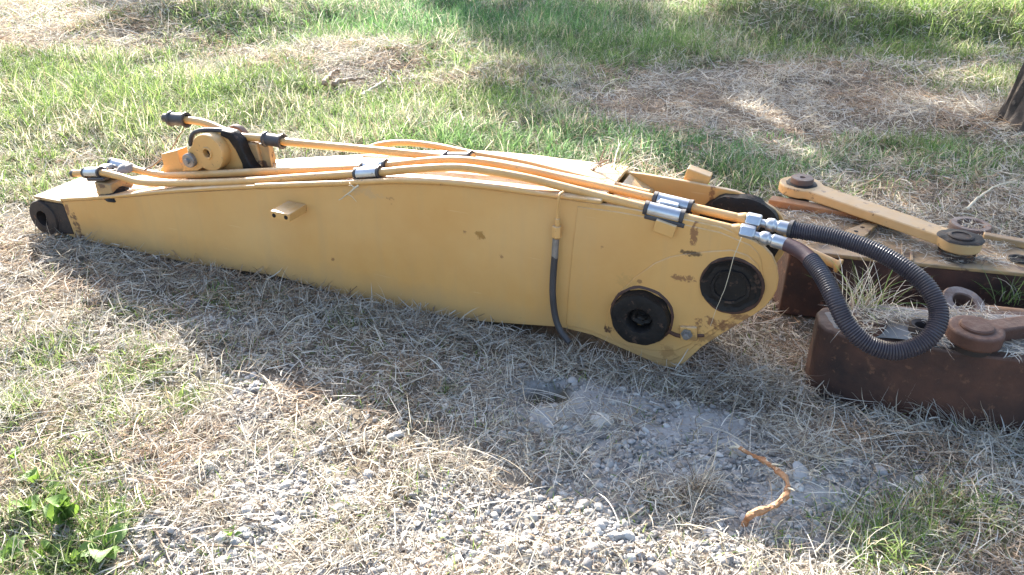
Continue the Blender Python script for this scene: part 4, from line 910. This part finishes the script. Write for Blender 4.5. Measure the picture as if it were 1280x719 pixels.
twig([(447, 122), (465, 112), (484, 98)], .015, 'pale_twig', 'pale stick leaning in front of the hay heap', 15, lift=.05)
twig([(497, 95), (503, 110), (500, 122)], .007, 'twig', 'thin brown stick at the right foot of the hay heap', 16, lift=.05)
twig(None, .0045, 'twig', 'thin brown stem leaning on the arm beside the bracket disc', 17, world=[AW(AL(180, 214, .10)), AW(AL(196, 203, .15)), AW(AL(212, 190, .2)), AW(AL(222, 172, .22)), AW(AL(233, 157, .235))])
twig(None, .0014, 'pale_twig', 'pale thread of straw hanging over the dark pivot pin', 18, world=[AW(AL(927, 297, -.03)), AW(AL(916, 325, -.035)), AW(AL(908, 355, -.035)), AW(AL(896, 385, -.04)), AW(AL(888, 408, -.04))])
twig(None, .004, 'pale_twig', 'ragged bit of dry stem caught under the middle clamp', 19, world=[AW(AL(448, 232, -.02)), AW(AL(438, 240, -.03)), AW(AL(424, 250, -.02))], forks=[(.5, (.03, 0, -.03)), (.3, (-.02, 0, .01))])
twig(None, .006, 'twig', 'clump of brown broken stalks on the top plate of the arm', 20, world=[AW(AL(738, 214, .26)), AW(AL(748, 207, .25)), AW(AL(762, 199, .24))], forks=[(.3, (.06, .02, .05)), (.5, (.02, 0, .07)), (.6, (-.05, 0, -.02)), (.2, (.09, .02, .02))])
twig([(1208, 262), (1222, 248), (1248, 232), (1270, 226)], .007, 'pale_twig', 'long pale curved stalk arching behind the rusty collar', 21, lift=.20)
twig([(1075, 292), (1083, 290)], .003, 'twig', 'short twig on the worn boom top', 22, world=[G(1075, 275, .27), G(1100, 270, .28), G(1120, 262, .29)])

def grass_tuft(px, py, n_, h, spread, label, green, seed, zoff=0.0, world=None, lean=None, name='grass_tuft'):
    g_ = np.random.default_rng(seed); p = world or GG(px, py)
    P = np.stack([g_.normal(0, spread, n_), g_.normal(0, spread * .7, n_), np.full(n_, -.005)], 1)
    gn = g_.random(n_) < green; C_ = np.where(gn[:, None], pick(GREEN, n_, g_, .25), pick(STRAW, n_, g_))
    az = g_.uniform(0, 6.28, n_) if lean is None else g_.normal(lean, .9, n_)
    q_ = ribbons(P, az, g_.uniform(.6, 1.5, n_), g_.normal(-1.0, .5, n_), g_.uniform(.35, 1, n_) * h, g_.uniform(.002, .0036, n_), 5, C_, g_.uniform(-.7, .7, n_), g_.normal(0, .4, n_))
    ob = frombuf(name, q_[0], q_[1], q_[2], 'leaf', q_[3], smooth=False); ob.location = (p.x, p.y, p.z + zoff); return tag(ob, label, 'grass tuft')
grass_tuft(0, 0, 130, .24, .035, 'tall pale green grass tuft growing inside the hose loop', .35, 1, world=G(1078, 392, .21))
grass_tuft(0, 0, 26, .36, .05, 'long dry seed stalks rising inside the hose loop', .1, 2, world=G(1085, 385, .2))
grass_tuft(655, 403, 24, .21, .014, 'small green weed with drooping blades against the arm plate', .9, 3)
grass_tuft(1215, 545, 90, .20, .05, 'dry straw tuft leaning on the front of the rusty casting', .1, 4, lean=2.4)
grass_tuft(878, 612, 110, .11, .022, 'bleached dry tuft left of the bent orange root', .0, 5)
grass_tuft(310, 425, 60, .10, .03, 'brown dry tuft at the shadow edge left of centre', .1, 6)
grass_tuft(560, 492, 30, .09, .015, 'small tuft of green blades at the shadow edge near centre', .8, 7)
grass_tuft(690, 500, 26, .10, .015, 'thin green tuft beside the small dark pit', .8, 8)
grass_tuft(60, 290, 160, .11, .05, 'straw tuft growing over the left end boss of the arm', .1, 9)
grass_tuft(110, 296, 120, .08, .06, 'low straw tuft at the foot of the arm near its left end', .15, 10)
grass_tuft(1265, 385, 40, .20, .03, 'green grass tuft at the right edge behind the eyed rod', .9, 11, world=G(1262, 375, .15))
grass_tuft(1170, 680, 50, .10, .03, 'green grass tuft low in the lower right corner area', .8, 12)
grass_tuft(1000, 250, 60, .16, .05, 'grass tuft growing beside the left end of the link bar', .6, 13, world=G(985, 262, .05))
grass_tuft(1165, 190, 120, .22, .10, 'dense green tuft in the shaded grass left of the tree', .95, 14)
grass_tuft(1118, 180, 100, .18, .09, 'green tuft second to the left of the tree', .9, 15)
grass_tuft(790, 215, 24, .26, .02, 'few tall thin green stems standing behind the arm hump', .6, 16, world=AW(AL(768, 214, .30)))
# broad leaved weeds at lower left
def leaf_mesh(L_, W2, fold, seed):
    n_ = 8; v = []; f = []
    for i in range(n_ + 1):
        t = i / n_; w = W2 * math.sin(math.pi * min(1, t * .93 + .05)) ** .8; zz = fold * math.sin(t * 2.6) * L_; x_ = L_ * t
        v += [(x_, -w, zz + w * .35), (x_, 0, zz), (x_, w, zz + w * .35)]
    for i in range(n_):
        a = 3 * i; f += [(a, a + 3, a + 4, a + 1), (a + 1, a + 4, a + 5, a + 2)]
    return v, f
M['weed'] = solid('weed_leaf', (.10, .19, .04), (.17, .27, .07), 30, .55, .4, fleck=((.26, .24, .12), 60, .64))
_wn = M['weed'].node_tree; _b = [q_ for q_ in _wn.nodes if q_.type == 'BSDF_PRINCIPLED'][0]; _o = [q_ for q_ in _wn.nodes if q_.type == 'OUTPUT_MATERIAL'][0]
_t = _wn.nodes.new('ShaderNodeBsdfTranslucent'); _t.inputs[0].default_value = (.24, .38, .06, 1); _mx = _wn.nodes.new('ShaderNodeMixShader'); _mx.inputs[0].default_value = .3
_wn.links.new(_b.outputs[0], _mx.inputs[1]); _wn.links.new(_t.outputs[0], _mx.inputs[2]); _wn.links.new(_mx.outputs[0], _o.inputs[0])
leafs = []
for i in range(4):
    me = bpy.data.meshes.new('leaf'); v, f = leaf_mesh(.06, .012 + .004 * i, .12 + .06 * i, i); me.from_pydata(v, [], f); me.materials.append(M['weed'])
    me.polygons.foreach_set('use_smooth', [True] * len(me.polygons)); leafs.append(me)
def weed(px, py, n_, sc, label, seed, el=(.2, 1.1)):
    rn = random.Random(seed); p = GG(px, py); t = thing('broadleaf_weed', label, 'weed', p)
    for i in range(n_):
        ob = bpy.data.objects.new('leaf', rn.choice(leafs)); COL.objects.link(ob); ob.parent = t
        a = 2 * math.pi * (i * .382) + rn.uniform(-.3, .3); s = sc * rn.uniform(.6, 1.15)
        ob.location = (math.cos(a) * .006, math.sin(a) * .006, rn.uniform(0, .012)); ob.rotation_euler = (rn.uniform(-.4, .4), -rn.uniform(*el), a); ob.scale = (s, s, s)
weed(86, 655, 13, 1.25, 'dark green leafy weed with upright leaves, largest of the lower left weeds', 1, (.5, 1.3))
weed(133, 690, 6, 1.1, 'low dark green weed with one broad flat leaf right of the large weed', 2, (.0, .3))
weed(36, 645, 8, .9, 'bright yellow green weed near the left edge', 3)
weed(48, 605, 7, .7, 'small light green weed above the other lower left weeds', 4)
weed(56, 700, 9, .8, 'yellow green weed at the bottom edge left', 5)
weed(96, 708, 7, .6, 'small yellow green weed at the bottom edge beside the low leaf', 6)
weed(290, 672, 5, .45, 'tiny yellow green weed alone on the lower left gravel', 7)
weed(14, 700, 7, .8, 'green weed in the bottom left corner', 8)
weed(118, 440, 6, .45, 'small green weed in sunlit straw at left middle', 9)
weed(150, 640, 6, .6, 'small dusty weed behind the broad flat leaf at lower left', 10)
weed(20, 575, 5, .55, 'tiny dusty weed at the left edge above the lower left weeds', 11)
weed(72, 622, 6, .6, 'small weed between the yellow green weed and the large upright weed', 12)
grass_tuft(60, 660, 260, .075, .10, 'thin mixed grass growing among the lower left weeds', .5, 31)['kind'] = 'stuff'
grass_tuft(110, 620, 120, .07, .06, 'sparse mixed grass behind the largest lower left weed', .4, 32)['kind'] = 'stuff'
